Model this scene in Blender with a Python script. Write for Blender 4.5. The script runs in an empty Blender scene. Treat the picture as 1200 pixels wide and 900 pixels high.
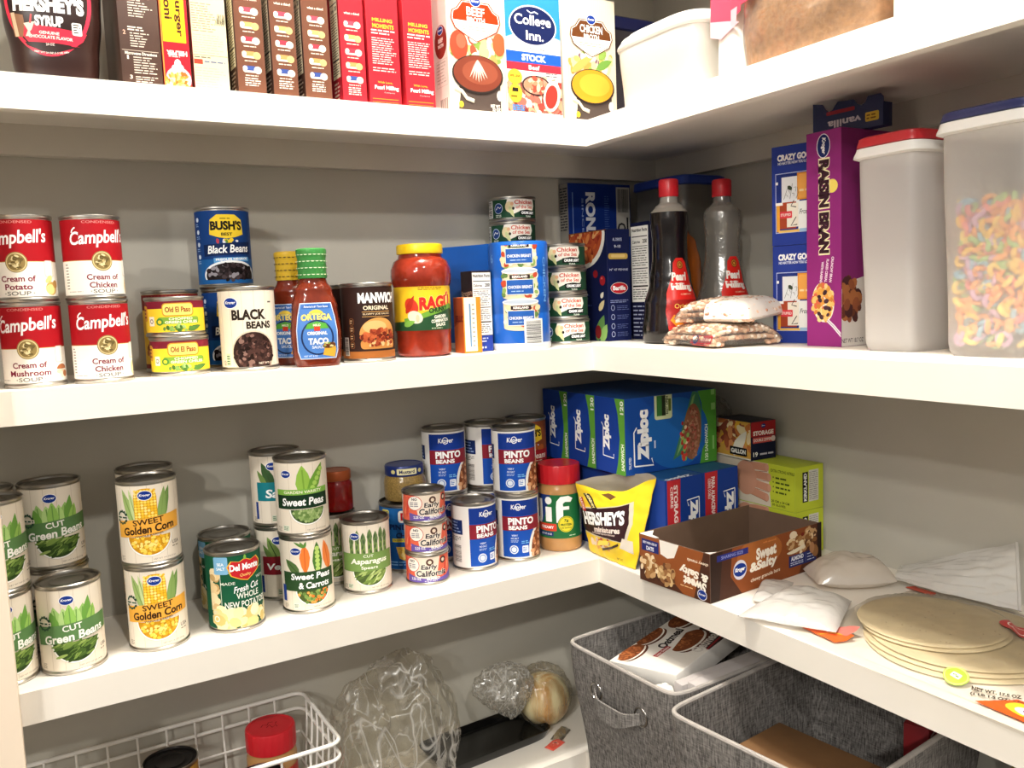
import bpy, bmesh, math, random
from mathutils import Vector, Matrix

# ---------------------------------------------------------------- camera, light, exposure
S = bpy.context.scene
COL = S.collection
S.view_settings.view_transform = 'Standard'
S.view_settings.look = 'None'
S.view_settings.gamma = 1.0
S.view_settings.use_curve_mapping = False
S.view_settings.exposure = 0.14

CAM = Vector((-1.13179, -1.34399, 1.42588))
YAW, PITCH, ROLL = 0.531319, 0.102767, -0.040060

def make_camera():
    fwd = Vector((math.sin(YAW)*math.cos(PITCH), math.cos(YAW)*math.cos(PITCH), -math.sin(PITCH)))
    right = Vector((math.cos(YAW), -math.sin(YAW), 0))
    up = right.cross(fwd)
    r = right*math.cos(ROLL) + up*math.sin(ROLL)
    u = -right*math.sin(ROLL) + up*math.cos(ROLL)
    cd = bpy.data.cameras.new('camera'); cd.sensor_width = 36.0; cd.lens = 36.0*1001.784/1200.0
    cd.clip_start = .01
    c = bpy.data.objects.new('camera', cd); COL.objects.link(c)
    m = Matrix((r, u, -fwd)).transposed().to_4x4(); m.translation = CAM
    c.matrix_world = m
    S.camera = c
make_camera()

W = bpy.data.worlds.new('hall_ambient_fill'); S.world = W; W.use_nodes = True
def hall_fill():
    # added ambient fill for the unseen room behind: pale above, dimmed below
    nt = W.node_tree; N = nt.nodes.new; L = nt.links.new; bg = nt.nodes['Background']
    tc = N('ShaderNodeTexCoord'); sp = N('ShaderNodeSeparateXYZ'); L(tc.outputs['Generated'], sp.inputs[0])
    mr = N('ShaderNodeMapRange'); mr.inputs[1].default_value = -.35; mr.inputs[2].default_value = .30; L(sp.outputs['Z'], mr.inputs[0])
    r = N('ShaderNodeValToRGB'); r.color_ramp.elements[0].color = (.10, .085, .07, 1); r.color_ramp.elements[1].color = (1.0, .975, .92, 1)
    L(mr.outputs[0], r.inputs[0]); L(r.outputs[0], bg.inputs[0]); bg.inputs[1].default_value = .60
hall_fill()

def lamp(name, loc, power, radius, col=(1.0, .96, .885)):
    l = bpy.data.lights.new(name, 'POINT'); l.energy = power; l.shadow_soft_size = radius; l.color = col
    o = bpy.data.objects.new(name, l); o.location = loc; COL.objects.link(o)
    return o
lamp('pantry_ceiling_lamp', (-.63, -.49, 2.60), 78, .055)
lamp('hall_ceiling_lamp', (-.95, -2.35, 2.95), 72, .05)
lamp('hall_ceiling_lamp', (-2.45, -2.30, 2.95), 82, .05)
lamp('hall_ceiling_lamp', (-3.35, -3.40, 2.95), 116, .06)
lamp('hall_ceiling_lamp', (-4.20, -3.40, 2.95), 116, .06)
# ---------------------------------------------------------------- helpers
PI = math.pi
def lin(h):
    if not isinstance(h, str): return h
    h = h.lstrip('#')
    def f(c):
        c /= 255.0
        return c/12.92 if c <= .04045 else ((c+.055)/1.055)**2.4
    return (f(int(h[0:2], 16)), f(int(h[2:4], 16)), f(int(h[4:6], 16)))

MATS = {}
def mat(name, col, rough=.5, metal=0.0, noise=0.0, scale=60.0, bump=0.0, spec=.5, trans=0.0, ior=1.45, sss=0.0):
    """a procedural surface: a base colour broken up by a little noise, with an optional fine bump"""
    if name in MATS: return MATS[name]
    m = bpy.data.materials.new(name); m.use_nodes = True
    nt = m.node_tree; b = nt.nodes['Principled BSDF']
    c = lin(col)
    b.inputs['Roughness'].default_value = rough
    b.inputs['Metallic'].default_value = metal
    b.inputs['Specular IOR Level'].default_value = spec
    b.inputs['Transmission Weight'].default_value = trans
    b.inputs['IOR'].default_value = ior
    b.inputs['Subsurface Weight'].default_value = sss
    b.inputs['Base Color'].default_value = (*c, 1)
    if noise or bump:
        tc = nt.nodes.new('ShaderNodeTexCoord')
        n = nt.nodes.new('ShaderNodeTexNoise'); n.inputs['Scale'].default_value = scale; n.inputs['Detail'].default_value = 4
        nt.links.new(tc.outputs['Object'], n.inputs['Vector'])
        if noise:
            r = nt.nodes.new('ShaderNodeValToRGB')
            r.color_ramp.elements[0].position = .3; r.color_ramp.elements[1].position = .7
            r.color_ramp.elements[0].color = (*[max(0, x*(1-noise)) for x in c], 1)
            r.color_ramp.elements[1].color = (*[min(1, x*(1+noise)) for x in c], 1)
            nt.links.new(n.outputs['Fac'], r.inputs['Fac']); nt.links.new(r.outputs['Color'], b.inputs['Base Color'])
        if bump:
            bp = nt.nodes.new('ShaderNodeBump'); bp.inputs['Strength'].default_value = bump; bp.inputs['Distance'].default_value = .002
            nt.links.new(n.outputs['Fac'], bp.inputs['Height']); nt.links.new(bp.outputs['Normal'], b.inputs['Normal'])
    MATS[name] = m
    return m

def print_mat(name, rough, spec):
    m = bpy.data.materials.new(name); m.use_nodes = True; nt = m.node_tree; b = nt.nodes['Principled BSDF']
    a = nt.nodes.new('ShaderNodeAttribute'); a.attribute_name = 'ink'
    nt.links.new(a.outputs['Color'], b.inputs['Base Color'])
    b.inputs['Roughness'].default_value = rough; b.inputs['Specular IOR Level'].default_value = spec
    return m
INK = print_mat('printed_paper', .5, .13)
GLOSS = print_mat('printed_film', .32, .3)

def film(name, tint, haze, gloss=.08, rough=.12, bump=0.0, scale=30):
    """thin plastic film: mostly see-through, a little milky, glossy at grazing angles"""
    if name in MATS: return MATS[name]
    m = bpy.data.materials.new(name); m.use_nodes = True; nt = m.node_tree
    for n in list(nt.nodes): nt.nodes.remove(n)
    N = nt.nodes.new; L = nt.links.new
    out = N('ShaderNodeOutputMaterial'); tr = N('ShaderNodeBsdfTransparent'); tr.inputs[0].default_value = (*lin(tint), 1)
    df = N('ShaderNodeBsdfDiffuse'); df.inputs[0].default_value = (*lin(tint), 1)
    tl = N('ShaderNodeBsdfTranslucent'); tl.inputs[0].default_value = (*lin(tint), 1)
    m0 = N('ShaderNodeMixShader'); m0.inputs[0].default_value = .4; L(df.outputs[0], m0.inputs[1]); L(tl.outputs[0], m0.inputs[2])
    m1 = N('ShaderNodeMixShader'); m1.inputs[0].default_value = haze
    L(tr.outputs[0], m1.inputs[1]); L(m0.outputs[0], m1.inputs[2])
    gl = N('ShaderNodeBsdfGlossy'); gl.inputs['Roughness'].default_value = rough
    fr = N('ShaderNodeLayerWeight'); fr.inputs[0].default_value = .25
    mu = N('ShaderNodeMath'); mu.operation = 'MULTIPLY_ADD'; mu.inputs[1].default_value = .6; mu.inputs[2].default_value = gloss
    L(fr.outputs['Fresnel'], mu.inputs[0])
    m2 = N('ShaderNodeMixShader'); L(mu.outputs[0], m2.inputs[0]); L(m1.outputs[0], m2.inputs[1]); L(gl.outputs[0], m2.inputs[2])
    if bump:
        tc = N('ShaderNodeTexCoord'); nz = N('ShaderNodeTexNoise'); nz.inputs['Scale'].default_value = scale; nz.inputs['Detail'].default_value = 3
        nz.inputs['Distortion'].default_value = 1.2
        bp = N('ShaderNodeBump'); bp.inputs['Strength'].default_value = bump; bp.inputs['Distance'].default_value = .006
        L(tc.outputs['Object'], nz.inputs['Vector']); L(nz.outputs['Fac'], bp.inputs['Height'])
        for q in (df, gl): L(bp.outputs['Normal'], q.inputs['Normal'])
        L(bp.outputs['Normal'], fr.inputs['Normal'])
    L(m2.outputs[0], out.inputs[0])
    MATS[name] = m
    return m

def creased(name, tint, haze, streak, scale, gloss=.05, fine=1.0):
    """crisp clear film: see-through, with sharp milky fold lines and soft sheen between them"""
    if name in MATS: return MATS[name]
    m = bpy.data.materials.new(name); m.use_nodes = True; nt = m.node_tree
    for n in list(nt.nodes): nt.nodes.remove(n)
    N = nt.nodes.new; L = nt.links.new
    out = N('ShaderNodeOutputMaterial'); tr = N('ShaderNodeBsdfTransparent'); tr.inputs[0].default_value = (*lin(tint), 1)
    df = N('ShaderNodeBsdfDiffuse'); df.inputs[0].default_value = (*lin(tint), 1); tl = N('ShaderNodeBsdfTranslucent'); tl.inputs[0].default_value = (*lin(tint), 1)
    m0 = N('ShaderNodeMixShader'); m0.inputs[0].default_value = .45; L(df.outputs[0], m0.inputs[1]); L(tl.outputs[0], m0.inputs[2])
    tc = N('ShaderNodeTexCoord'); mp = N('ShaderNodeMapping'); mp.inputs['Scale'].default_value = (1, 1, .45); L(tc.outputs['Object'], mp.inputs['Vector'])
    total = None
    for k, (s, w) in enumerate(((scale, .016), (scale*2.3, .020), (scale*.5, .010))):
        nz_ = N('ShaderNodeTexNoise'); nz_.inputs['Scale'].default_value = s; nz_.inputs['Detail'].default_value = 1.5; nz_.inputs['Distortion'].default_value = .5; L(mp.outputs[0], nz_.inputs['Vector'])
        a = N('ShaderNodeMath'); a.operation = 'SUBTRACT'; a.inputs[1].default_value = .5; L(nz_.outputs['Fac'], a.inputs[0])
        b = N('ShaderNodeMath'); b.operation = 'ABSOLUTE'; L(a.outputs[0], b.inputs[0])
        r = N('ShaderNodeMapRange'); r.inputs[1].default_value = 0; r.inputs[2].default_value = w*fine; r.inputs[3].default_value = streak*(1, .6, .8)[k]; r.inputs[4].default_value = 0; L(b.outputs[0], r.inputs[0])
        if total is None: total = r
        else:
            q = N('ShaderNodeMath'); q.operation = 'MAXIMUM'; L(total.outputs[0], q.inputs[0]); L(r.outputs[0], q.inputs[1]); total = q
    ad = N('ShaderNodeMath'); ad.operation = 'ADD'; ad.use_clamp = True; ad.inputs[1].default_value = haze; L(total.outputs[0], ad.inputs[0])
    m1 = N('ShaderNodeMixShader'); L(ad.outputs[0], m1.inputs[0]); L(tr.outputs[0], m1.inputs[1]); L(m0.outputs[0], m1.inputs[2])
    gl = N('ShaderNodeBsdfGlossy'); gl.inputs['Roughness'].default_value = .22
    fr = N('ShaderNodeLayerWeight'); fr.inputs[0].default_value = .2
    mu = N('ShaderNodeMath'); mu.operation = 'MULTIPLY_ADD'; mu.inputs[1].default_value = .35; mu.inputs[2].default_value = gloss; L(fr.outputs['Fresnel'], mu.inputs[0])
    m2 = N('ShaderNodeMixShader'); L(mu.outputs[0], m2.inputs[0]); L(m1.outputs[0], m2.inputs[1]); L(gl.outputs[0], m2.inputs[2]); L(m2.outputs[0], out.inputs[0])
    MATS[name] = m
    return m

def tag(o, label=None, cat=None, group=None, kind=None):
    if label: o['label'] = label
    if cat: o['category'] = cat
    if group: o['group'] = group
    if kind: o['kind'] = kind
    return o

def thing(name, label, cat, loc=(0, 0, 0), rz=0.0, group=None):
    o = bpy.data.objects.new(name, None); COL.objects.link(o)
    o.empty_display_size = .02
    o.location = loc; o.rotation_euler = (0, 0, rz)
    return tag(o, label, cat, group)

def link(name, me, m, parent=None, smooth=True, angle=40):
    if smooth:
        me.polygons.foreach_set('use_smooth', [True]*len(me.polygons))
        me.set_sharp_from_angle(angle=math.radians(angle))
    if m is not None: me.materials.append(m)
    o = bpy.data.objects.new(name, me); COL.objects.link(o)
    if parent is not None: o.parent = parent
    return o

def obj(name, bm, m, parent=None, smooth=True, angle=40, recalc=True):
    if recalc: bmesh.ops.recalc_face_normals(bm, faces=bm.faces[:])
    me = bpy.data.meshes.new(name); bm.to_mesh(me); bm.free()
    return link(name, me, m, parent, smooth, angle)

def dup(root, loc, rz=None, label=None, group=None):
    r = root.copy(); COL.objects.link(r); r.location = loc
    if rz is not None: r.rotation_euler = (0, 0, rz)
    if label: r['label'] = label
    if group: r['group'] = group
    for ch in list(root.children):
        c = ch.copy(); COL.objects.link(c); c.parent = r
        for g in list(ch.children):
            d = g.copy(); COL.objects.link(d); d.parent = c
    return r

def box_bm(x0, x1, y0, y1, z0, z1, bev=0.0, seg=2):
    bm = bmesh.new()
    bmesh.ops.create_cube(bm, size=1.0)
    for v in bm.verts:
        v.co = Vector((x0 + (v.co.x+.5)*(x1-x0), y0 + (v.co.y+.5)*(y1-y0), z0 + (v.co.z+.5)*(z1-z0)))
    if bev: bmesh.ops.bevel(bm, geom=bm.edges[:], offset=bev, segments=seg, profile=.5, affect='EDGES')
    return bm

def add_box(bm, x0, x1, y0, y1, z0, z1, bev=0.0, rot=None):
    b = box_bm(x0, x1, y0, y1, z0, z1, bev)
    if rot is not None: bmesh.ops.transform(b, matrix=rot, verts=b.verts[:])
    me = bpy.data.meshes.new('tmp'); b.to_mesh(me); b.free(); bm.from_mesh(me); bpy.data.meshes.remove(me)

def lathe_bm(prof, n=64, sec=None, close=False):
    """turn a profile of (radius, height); sec(a, r, z) can make the section other than round"""
    bm = bmesh.new(); rings = []
    for r, z in prof:
        if r < 1e-6: rings.append([bm.verts.new((0, 0, z))]); continue
        ring = []
        for k in range(n):
            a = 2*PI*k/n
            x, y = sec(a, r, z) if sec else (r*math.cos(a), r*math.sin(a))
            ring.append(bm.verts.new((x, y, z)))
        rings.append(ring)
    for p, q in zip(rings, rings[1:]):
        for k in range(n):
            j = (k+1) % n
            if len(p) == 1 and len(q) == 1: continue
            if len(p) == 1: bm.faces.new((p[0], q[j], q[k]))
            elif len(q) == 1: bm.faces.new((p[k], p[j], q[0]))
            else: bm.faces.new((p[k], p[j], q[j], q[k]))
    return bm

def tube_bm(bm, pts, r, n=8, caps=True):
    pts = [Vector(p) for p in pts]; rings = []
    up = None
    for i, p in enumerate(pts):
        d = ((pts[i+1]-p) if i == 0 else (p-pts[i-1]) if i == len(pts)-1 else (pts[i+1]-pts[i-1])).normalized()
        if up is None:
            up = Vector((0, 0, 1)) if abs(d.z) < .9 else Vector((1, 0, 0))
        a = d.cross(up).normalized(); up = a.cross(d).normalized()
        rr = r[i] if isinstance(r, (list, tuple)) else r
        rings.append([bm.verts.new(p + a*math.cos(2*PI*k/n)*rr + up*math.sin(2*PI*k/n)*rr) for k in range(n)])
    for p, q in zip(rings, rings[1:]):
        for k in range(n): bm.faces.new((p[k], p[(k+1) % n], q[(k+1) % n], q[k]))
    if caps: bm.faces.new(rings[0][::-1]); bm.faces.new(rings[-1])
    return bm

# ---------------------------------------------------------------- printed artwork: flat coloured shapes in millimetres, laid over a surface
_TX = {}
def text_mesh(body, bold, shear):
    key = (body, bold, shear)
    if key in _TX: return _TX[key]
    cu = bpy.data.curves.new('lettering', 'FONT'); cu.body = body; cu.size = 1.0; cu.resolution_u = 3
    cu.offset = bold; cu.shear = shear; cu.fill_mode = 'FRONT'
    o = bpy.data.objects.new('lettering', cu)
    me = o.to_mesh()
    vs = [(v.co.x, v.co.y) for v in me.vertices]; fs = [tuple(p.vertices) for p in me.polygons]
    o.to_mesh_clear(); bpy.data.objects.remove(o); bpy.data.curves.remove(cu)
    _TX[key] = (vs, fs)
    return vs, fs

class Art:
    def __init__(self, seed=1):
        self.it = []; self.bb = []; self.r = random.Random(seed)
    def add(self, vs, fs, col, flat=False):
        xs = [v[0] for v in vs]; ys = [v[1] for v in vs]
        b = (min(xs), min(ys), max(xs), max(ys)); ly = 0
        for c, l in self.bb:
            if l >= ly and b[0] < c[2] and b[2] > c[0] and b[1] < c[3] and b[3] > c[1]: ly = l+1
        self.bb.append((b, ly)); self.it.append((vs, fs, lin(col), ly))
        return self
    def poly(self, pts, col): return self.add(list(pts), [tuple(range(len(pts)))], col)
    def rect(self, x0, y0, x1, y1, col): return self.poly([(x0, y0), (x1, y0), (x1, y1), (x0, y1)], col)
    def ell(self, cx, cy, rx, ry, col, n=26, rot=0.0, a0=0.0, a1=2*PI):
        c, s = math.cos(rot), math.sin(rot); full = a1-a0 > 2*PI-.01
        p = []
        for k in range(n if full else n+1):
            a = a0+(a1-a0)*k/n; x, y = rx*math.cos(a), ry*math.sin(a)
            p.append((cx+x*c-y*s, cy+x*s+y*c))
        return self.poly(p, col)
    def rrect(self, x0, y0, x1, y1, r, col, rot=0.0):
        p = []
        for cx, cy, a in ((x1-r, y1-r, 0), (x0+r, y1-r, PI/2), (x0+r, y0+r, PI), (x1-r, y0+r, 3*PI/2)):
            for k in range(5): p.append((cx+r*math.cos(a+PI/8*k), cy+r*math.sin(a+PI/8*k)))
        if rot:
            mx, my = (x0+x1)/2, (y0+y1)/2; c, s = math.cos(rot), math.sin(rot)
            p = [(mx+(x-mx)*c-(y-my)*s, my+(x-mx)*s+(y-my)*c) for x, y in p]
        return self.poly(p, col)
    def stroke(self, pts, w, col):
        """a line of width w through the points"""
        L, R = [], []
        for i, (x, y) in enumerate(pts):
            if i == 0: dx, dy = pts[1][0]-x, pts[1][1]-y
            elif i == len(pts)-1: dx, dy = x-pts[-2][0], y-pts[-2][1]
            else: dx, dy = pts[i+1][0]-pts[i-1][0], pts[i+1][1]-pts[i-1][1]
            d = math.hypot(dx, dy) or 1; nx, ny = -dy/d*w/2, dx/d*w/2
            L.append((x+nx, y+ny)); R.append((x-nx, y-ny))
        n = len(pts); vs = L+R
        return self.add(vs, [(i, n+i, n+i+1, i+1) for i in range(n-1)], col)
    def ring(self, cx, cy, rx, ry, w, col, n=28):
        vs = [(cx+(rx-w*j)*math.cos(2*PI*k/n), cy+(ry-w*j)*math.sin(2*PI*k/n)) for j in (0, 1) for k in range(n)]
        return self.add(vs, [(k, (k+1) % n, n+(k+1) % n, n+k) for k in range(n)], col)
    def frame(self, x0, y0, x1, y1, w, col):
        vs = [(x0, y0), (x1, y0), (x1, y1), (x0, y1), (x0+w, y0+w), (x1-w, y0+w), (x1-w, y1-w), (x0+w, y1-w)]
        return self.add(vs, [(k, (k+1) % 4, 4+(k+1) % 4, 4+k) for k in range(4)], col)
    def text(self, body, cx, cy, w=None, h=None, col='#ffffff', bold=.0, shear=0.0, rot=0.0, arc=0.0, edge=None, ew=.05):
        """lettering fitted to a box w x h centred on (cx, cy); arc bends it, edge adds an outline in another colour"""
        if edge: self.text(body, cx, cy, w and w*(1+ew*.4), h and h*(1+ew*1.2), edge, bold+ew, shear, rot, arc)
        vs, fs = text_mesh(body, bold, shear)
        x0 = min(v[0] for v in vs); x1 = max(v[0] for v in vs); y0 = min(v[1] for v in vs); y1 = max(v[1] for v in vs)
        sx = w/(x1-x0) if w else h/(y1-y0); sy = h/(y1-y0) if h else sx
        c, s = math.cos(rot), math.sin(rot); out = []
        for x, y in vs:
            x = (x-(x0+x1)/2)*sx; y = (y-(y0+y1)/2)*sy
            if arc: y += arc*(1-(2*x/(w or (x1-x0)*sx))**2)
            out.append((cx+x*c-y*s, cy+x*s+y*c))
        return self.add(out, fs, col)
    def lines(self, x0, y0, x1, y1, n, col, fill=.45, ragged=.35, words=True):
        """rows of tiny print too small to read"""
        st = (y1-y0)/n; vs, fs = [], []
        for i in range(n):
            y = y1-st*(i+.5); x = x0; e = x1-(x1-x0)*self.r.random()*ragged
            while x < e:
                l = self.r.uniform(.6, 2.2)*st*1.6 if words else e-x
                l = min(l, e-x); k = len(vs)
                vs += [(x, y-st*fill/2), (x+l, y-st*fill/2), (x+l, y+st*fill/2), (x, y+st*fill/2)]; fs.append((k, k+1, k+2, k+3))
                x += l+st*.45
        return self.add(vs, fs, col) if vs else self
    def blobs(self, cx, cy, rx, ry, n, sx, sy, cols, box=False, rot=None, keep=None):
        for _ in range(n):
            if box: x, y = cx+self.r.uniform(-rx, rx), cy+self.r.uniform(-ry, ry)
            else:
                a, q = self.r.uniform(0, 2*PI), math.sqrt(self.r.random()); x, y = cx+rx*q*math.cos(a), cy+ry*q*math.sin(a)
            if keep and not keep(x, y): continue
            k = self.r.uniform(.75, 1.2)
            self.ell(x, y, sx*k, sy*k, self.r.choice(cols), n=9, rot=self.r.uniform(0, PI) if rot is None else rot+self.r.uniform(-.3, .3))
        return self
    def leaf(self, x0, y0, x1, y1, w, col, mid=None):
        dx, dy = x1-x0, y1-y0; d = math.hypot(dx, dy); nx, ny = -dy/d, dx/d
        pr = [(0, .25), (.15, .75), (.4, 1), (.7, .72), (.9, .28), (1, 0)]
        L = [(x0+dx*t+nx*w/2*q, y0+dy*t+ny*w/2*q) for t, q in pr]; R = [(x0+dx*t-nx*w/2*q, y0+dy*t-ny*w/2*q) for t, q in pr[:-1]]
        self.poly(R+L[::-1], col)
        if mid: self.stroke([(x0, y0), (x0+dx*.85, y0+dy*.85)], w*.1, mid)
        return self
    def barcode(self, x0, y0, x1, y1, across=True, bg='#f5f2ea', ink='#1c1c1c'):
        self.rect(x0, y0, x1, y1, bg); vs, fs = [], []
        m = .1*min(x1-x0, y1-y0); a, e = (x0+m, x1-m) if across else (y0+m, y1-m)
        while a < e:
            wd = self.r.choice((.4, .7, 1.1))*(e-x0 if across else e-y0)/30; b = min(a+wd, e); k = len(vs)
            vs += [(a, y0+m), (b, y0+m), (b, y1-m), (a, y1-m)] if across else [(x0+m, a), (x1-m, a), (x1-m, b), (x0+m, b)]
            fs.append((k, k+1, k+2, k+3)); a = b+self.r.choice((.4, .7, 1.0))*(e-x0 if across else e-y0)/36
        return self.add(vs, fs, ink)
    def facts(self, x0, y0, x1, y1, bg='#f4f1ea', ink='#26221f'):
        """a nutrition table"""
        self.rect(x0, y0, x1, y1, bg); w, h = x1-x0, y1-y0
        self.text('Nutrition Facts', (x0+x1)/2, y1-h*.05, w*.88, h*.045, ink, .03)
        for t, f in ((.13, .012), (.26, .008), (.55, .012), (.78, .02)): self.rect(x0+w*.06, y1-h*(t+f), x1-w*.06, y1-h*t, ink)
        self.text('Calories', x0+w*.3, y1-h*.205, w*.45, h*.04, ink, .02); self.text('200', x0+w*.8, y1-h*.2, w*.25, h*.055, ink, .03)
        self.lines(x0+w*.06, y1-h*.53, x1-w*.06, y1-h*.28, 8, ink, .3, .15); self.lines(x0+w*.06, y1-h*.76, x1-w*.06, y1-h*.58, 6, ink, .3, .15)
        return self.lines(x0+w*.06, y0+h*.03, x1-w*.06, y1-h*.82, 5, ink, .35, .1)
    def hmap(self, k, off):
        self.it = [([(x*k+off, y) for x, y in vs], fs, c, l) for vs, fs, c, l in self.it]
        return self
    def vmap(self, k, off):
        self.it = [([(x, y*k+off) for x, y in vs], fs, c, l) for vs, fs, c, l in self.it]
        return self
    def build(self, name, fmap, parent, m=None, step=None, clip=None, vstep=None, eps=.045, label=None):
        """fmap(u, v, h) -> a point of the surface; u, v, h in millimetres"""
        bm = bmesh.new(); ink = bm.verts.layers.float_color.new('ink'); lay = bm.verts.layers.float.new('lay')
        for vs, fs, c, ly in self.it:
            bv = []
            for x, y in vs:
                v = bm.verts.new((x, y, 0)); v[ink] = (*c, 1); v[lay] = ly; bv.append(v)
            for f in fs:
                try: bm.faces.new([bv[i] for i in f])
                except ValueError: pass
        def cut(co, no, outer=False):
            bmesh.ops.bisect_plane(bm, geom=bm.verts[:]+bm.edges[:]+bm.faces[:], dist=1e-5, plane_co=co, plane_no=no, clear_outer=outer)
        if clip:
            for co, no in (((clip[0], 0, 0), (-1, 0, 0)), ((clip[2], 0, 0), (1, 0, 0)), ((0, clip[1], 0), (0, -1, 0)), ((0, clip[3], 0), (0, 1, 0))): cut(co, no, True)
        if step:
            xs = [v.co.x for v in bm.verts]; k = math.ceil(min(xs)/step)*step
            while k < max(xs): cut((k, 0, 0), (1, 0, 0)); k += step
        if vstep:
            ys = [v.co.y for v in bm.verts]; k = math.ceil(min(ys)/vstep)*vstep
            while k < max(ys): cut((0, k, 0), (0, 1, 0)); k += vstep
        for f in bm.faces:
            f.normal_update()
            if f.normal.z < 0: f.normal_flip()
        for v in bm.verts: v.co = Vector(fmap(v.co.x, v.co.y, v[lay]*eps))/1000.0
        bm.verts.layers.float.remove(lay)
        me = bpy.data.meshes.new(name); bm.to_mesh(me); bm.free()
        o = link(name, me, m or INK, parent, smooth=bool(step), angle=60)
        if label: o['label'] = label
        return o

def on_cyl(r):   # label centre faces -y; r in mm
    return lambda u, v, h: ((r+h)*math.sin(u/r), -(r+h)*math.cos(u/r), v)
def on_front(y): return lambda u, v, h: (u, y-h, v)      # faces -y
def on_left(x): return lambda u, v, h: (x-h, -u, v)      # faces -x, u runs towards -y (reader's right)
def on_right(x): return lambda u, v, h: (x+h, u, v)
def on_top(z): return lambda u, v, h: (u, v, z+h)

def aim(x, y, off=0.0):
    """turn that points a label (its -y side) at the aisle where one stands, plus off degrees"""
    return math.atan2(CAM.y-y, CAM.x-x)+PI/2+math.radians(off)
# ---------------------------------------------------------------- the pantry
DL, DR, XW = .2155, .3143, .012
ZA, ZB, ZC, TH = 1.6569, 1.30, .9445, .040
TA, TB, TC, TD = ZA+TH, ZB+TH, ZC+TH, .6364
XL = -1.75; YF = -1.35
M_wall = mat('wall_paint', '#bfbbb0', .75, noise=.03, scale=9, bump=.02)
M_shelf = mat('shelf_paint', '#efe9df', .38, noise=.012, scale=14)
M_trim = mat('trim_paint', '#f0e9dd', .35, noise=.012, scale=12)
M_cleat = mat('cleat_paint', '#d6d0c4', .5, noise=.02, scale=12)
M_ceil = mat('ceiling_paint', '#e6e1d8', .8, noise=.02)
M_floor = mat('floor_board', '#5f5142', .5, noise=.15, scale=6)
def struct(name, bm, m): return tag(obj(name, bm, m, smooth=False), kind='structure')
struct('wall_back', box_bm(-1.95, .15, 0, .12, 0, 2.72), M_wall)
struct('wall_right', box_bm(XW, .15, -1.6, 0, 0, 2.72), M_wall)
struct('ceiling', box_bm(-1.95, .15, -1.6, .12, 2.72, 2.8), M_ceil)
struct('floor', box_bm(-4.5, .15, -4.5, .12, -.05, 0), M_floor)
struct('trim_1', box_bm(-1.268, -1.1545, -.252, -.2165, 0, 2.72, .0015), mat('door_casing_paint', '#f1dfca', .45, noise=.01, scale=8))
def shelf(name, top, dl, dr):
    bm = bmesh.new()
    # boards: one run along the back wall, one along the right wall
    add_box(bm, XL, XW, -dl+.018, 0, top-.019, top)
    add_box(bm, -dr+.018, XW, YF, -dl+.018, top-.019, top)
    # nosing along both front edges, mitred at the inner corner
    v = [(XL, -dl), (-dr, -dl), (-dr, YF), (-dr+.0185, YF), (-dr+.0185, -dl+.0185), (XL, -dl+.0185)]
    lo = [bm.verts.new((x, y, top-TH)) for x, y in v]; hi = [bm.verts.new((x, y, top)) for x, y in v]
    for i in range(6):
        j = (i+1) % 6; bm.faces.new((lo[i], lo[j], hi[j], hi[i]))
    for q in ((0, 1, 4, 5), (1, 2, 3, 4)):
        bm.faces.new([hi[k] for k in q]); bm.faces.new([lo[k] for k in q][::-1])
    return struct(name, bm, M_shelf)
shelf('shelf_upper', TA+.3570, DL, DR); shelf('shelf_top', TA, DL, DR); shelf('shelf_middle', TB, DL, DR); shelf('shelf_lower', TC, DL, DR); shelf('shelf_bottom', TD, .1835, .33)
for k, (z, nm) in enumerate(((TA+.338, 'upper'), (TA-.019, 'top'), (TB-.019, 'middle'), (TC-.019, 'lower'), (TD-.019, 'bottom'))):
    bm = bmesh.new(); add_box(bm, XL, XW, -.019, 0, z-.040, z); add_box(bm, XW-.019, XW, YF, -.019, z-.040, z)
    struct('trim_%d' % (k+2), bm, M_cleat)
# ---------------------------------------------------------------- tins
M_tin = mat('tin_plate', '#b9b5ae', .30, 1.0, noise=.06, scale=30)
M_lid = mat('tin_lid', '#8f8b85', .33, 1.0, noise=.08, scale=40)
def tin(name, label, cat, r, h, art, loc, rz, group=None, label_z=(.0065, .0065), body=M_tin, film=None, lid_m=None):
    t = thing(name, label, cat, loc, rz, group)
    a = r-.0011
    obj('can_body', lathe_bm([(0, .003), (r-.005, .003), (r-.0035, .0), (r-.001, .0), (r, .0012), (r, .0032), (a-.0004, .0048), (a-.0004, h-.0048), (r, h-.0034), (r, h-.0012), (r-.001, h-.0002), (r-.002, h-.0006)], 64), body, t)
    obj('lid', lathe_bm([(r-.0021, h-.0005), (r-.003, h-.0016), (r-.0034, h-.0042), (r*.82, h-.0042), (r*.80, h-.0034), (r*.77, h-.0034), (r*.74, h-.0042), (r*.55, h-.0042), (r*.53, h-.0036), (r*.50, h-.0036), (r*.47, h-.0042), (0, h-.0042)], 64), lid_m or M_lid, t)
    R = a*1000
    art.build('label', on_cyl(R), t, film or INK, step=3.0, clip=(-PI*R, label_z[0]*1000-.6, PI*R, h*1000-label_z[1]*1000+.6))
    return t
def paper(col, r, h, z0=6.0, z1=None, seed=1):
    """a label sheet wrapped right round a tin"""
    a = Art(seed); w = PI*(r*1000-1.1); a.rect(-w, z0, w, z1 or h*1000-6, col)
    return a
R0, H0 = .038, .1127
BLUE = '#17368c'
def store_logo(a, cx, cy, w, ring='#ffffff'):
    a.ell(cx, cy, w/2, w*.36, ring); a.ell(cx, cy, w*.46, w*.32, BLUE)
    a.text('Kroger', cx, cy, w*.74, w*.24, '#ffffff', .02, .25)
    return a
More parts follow.
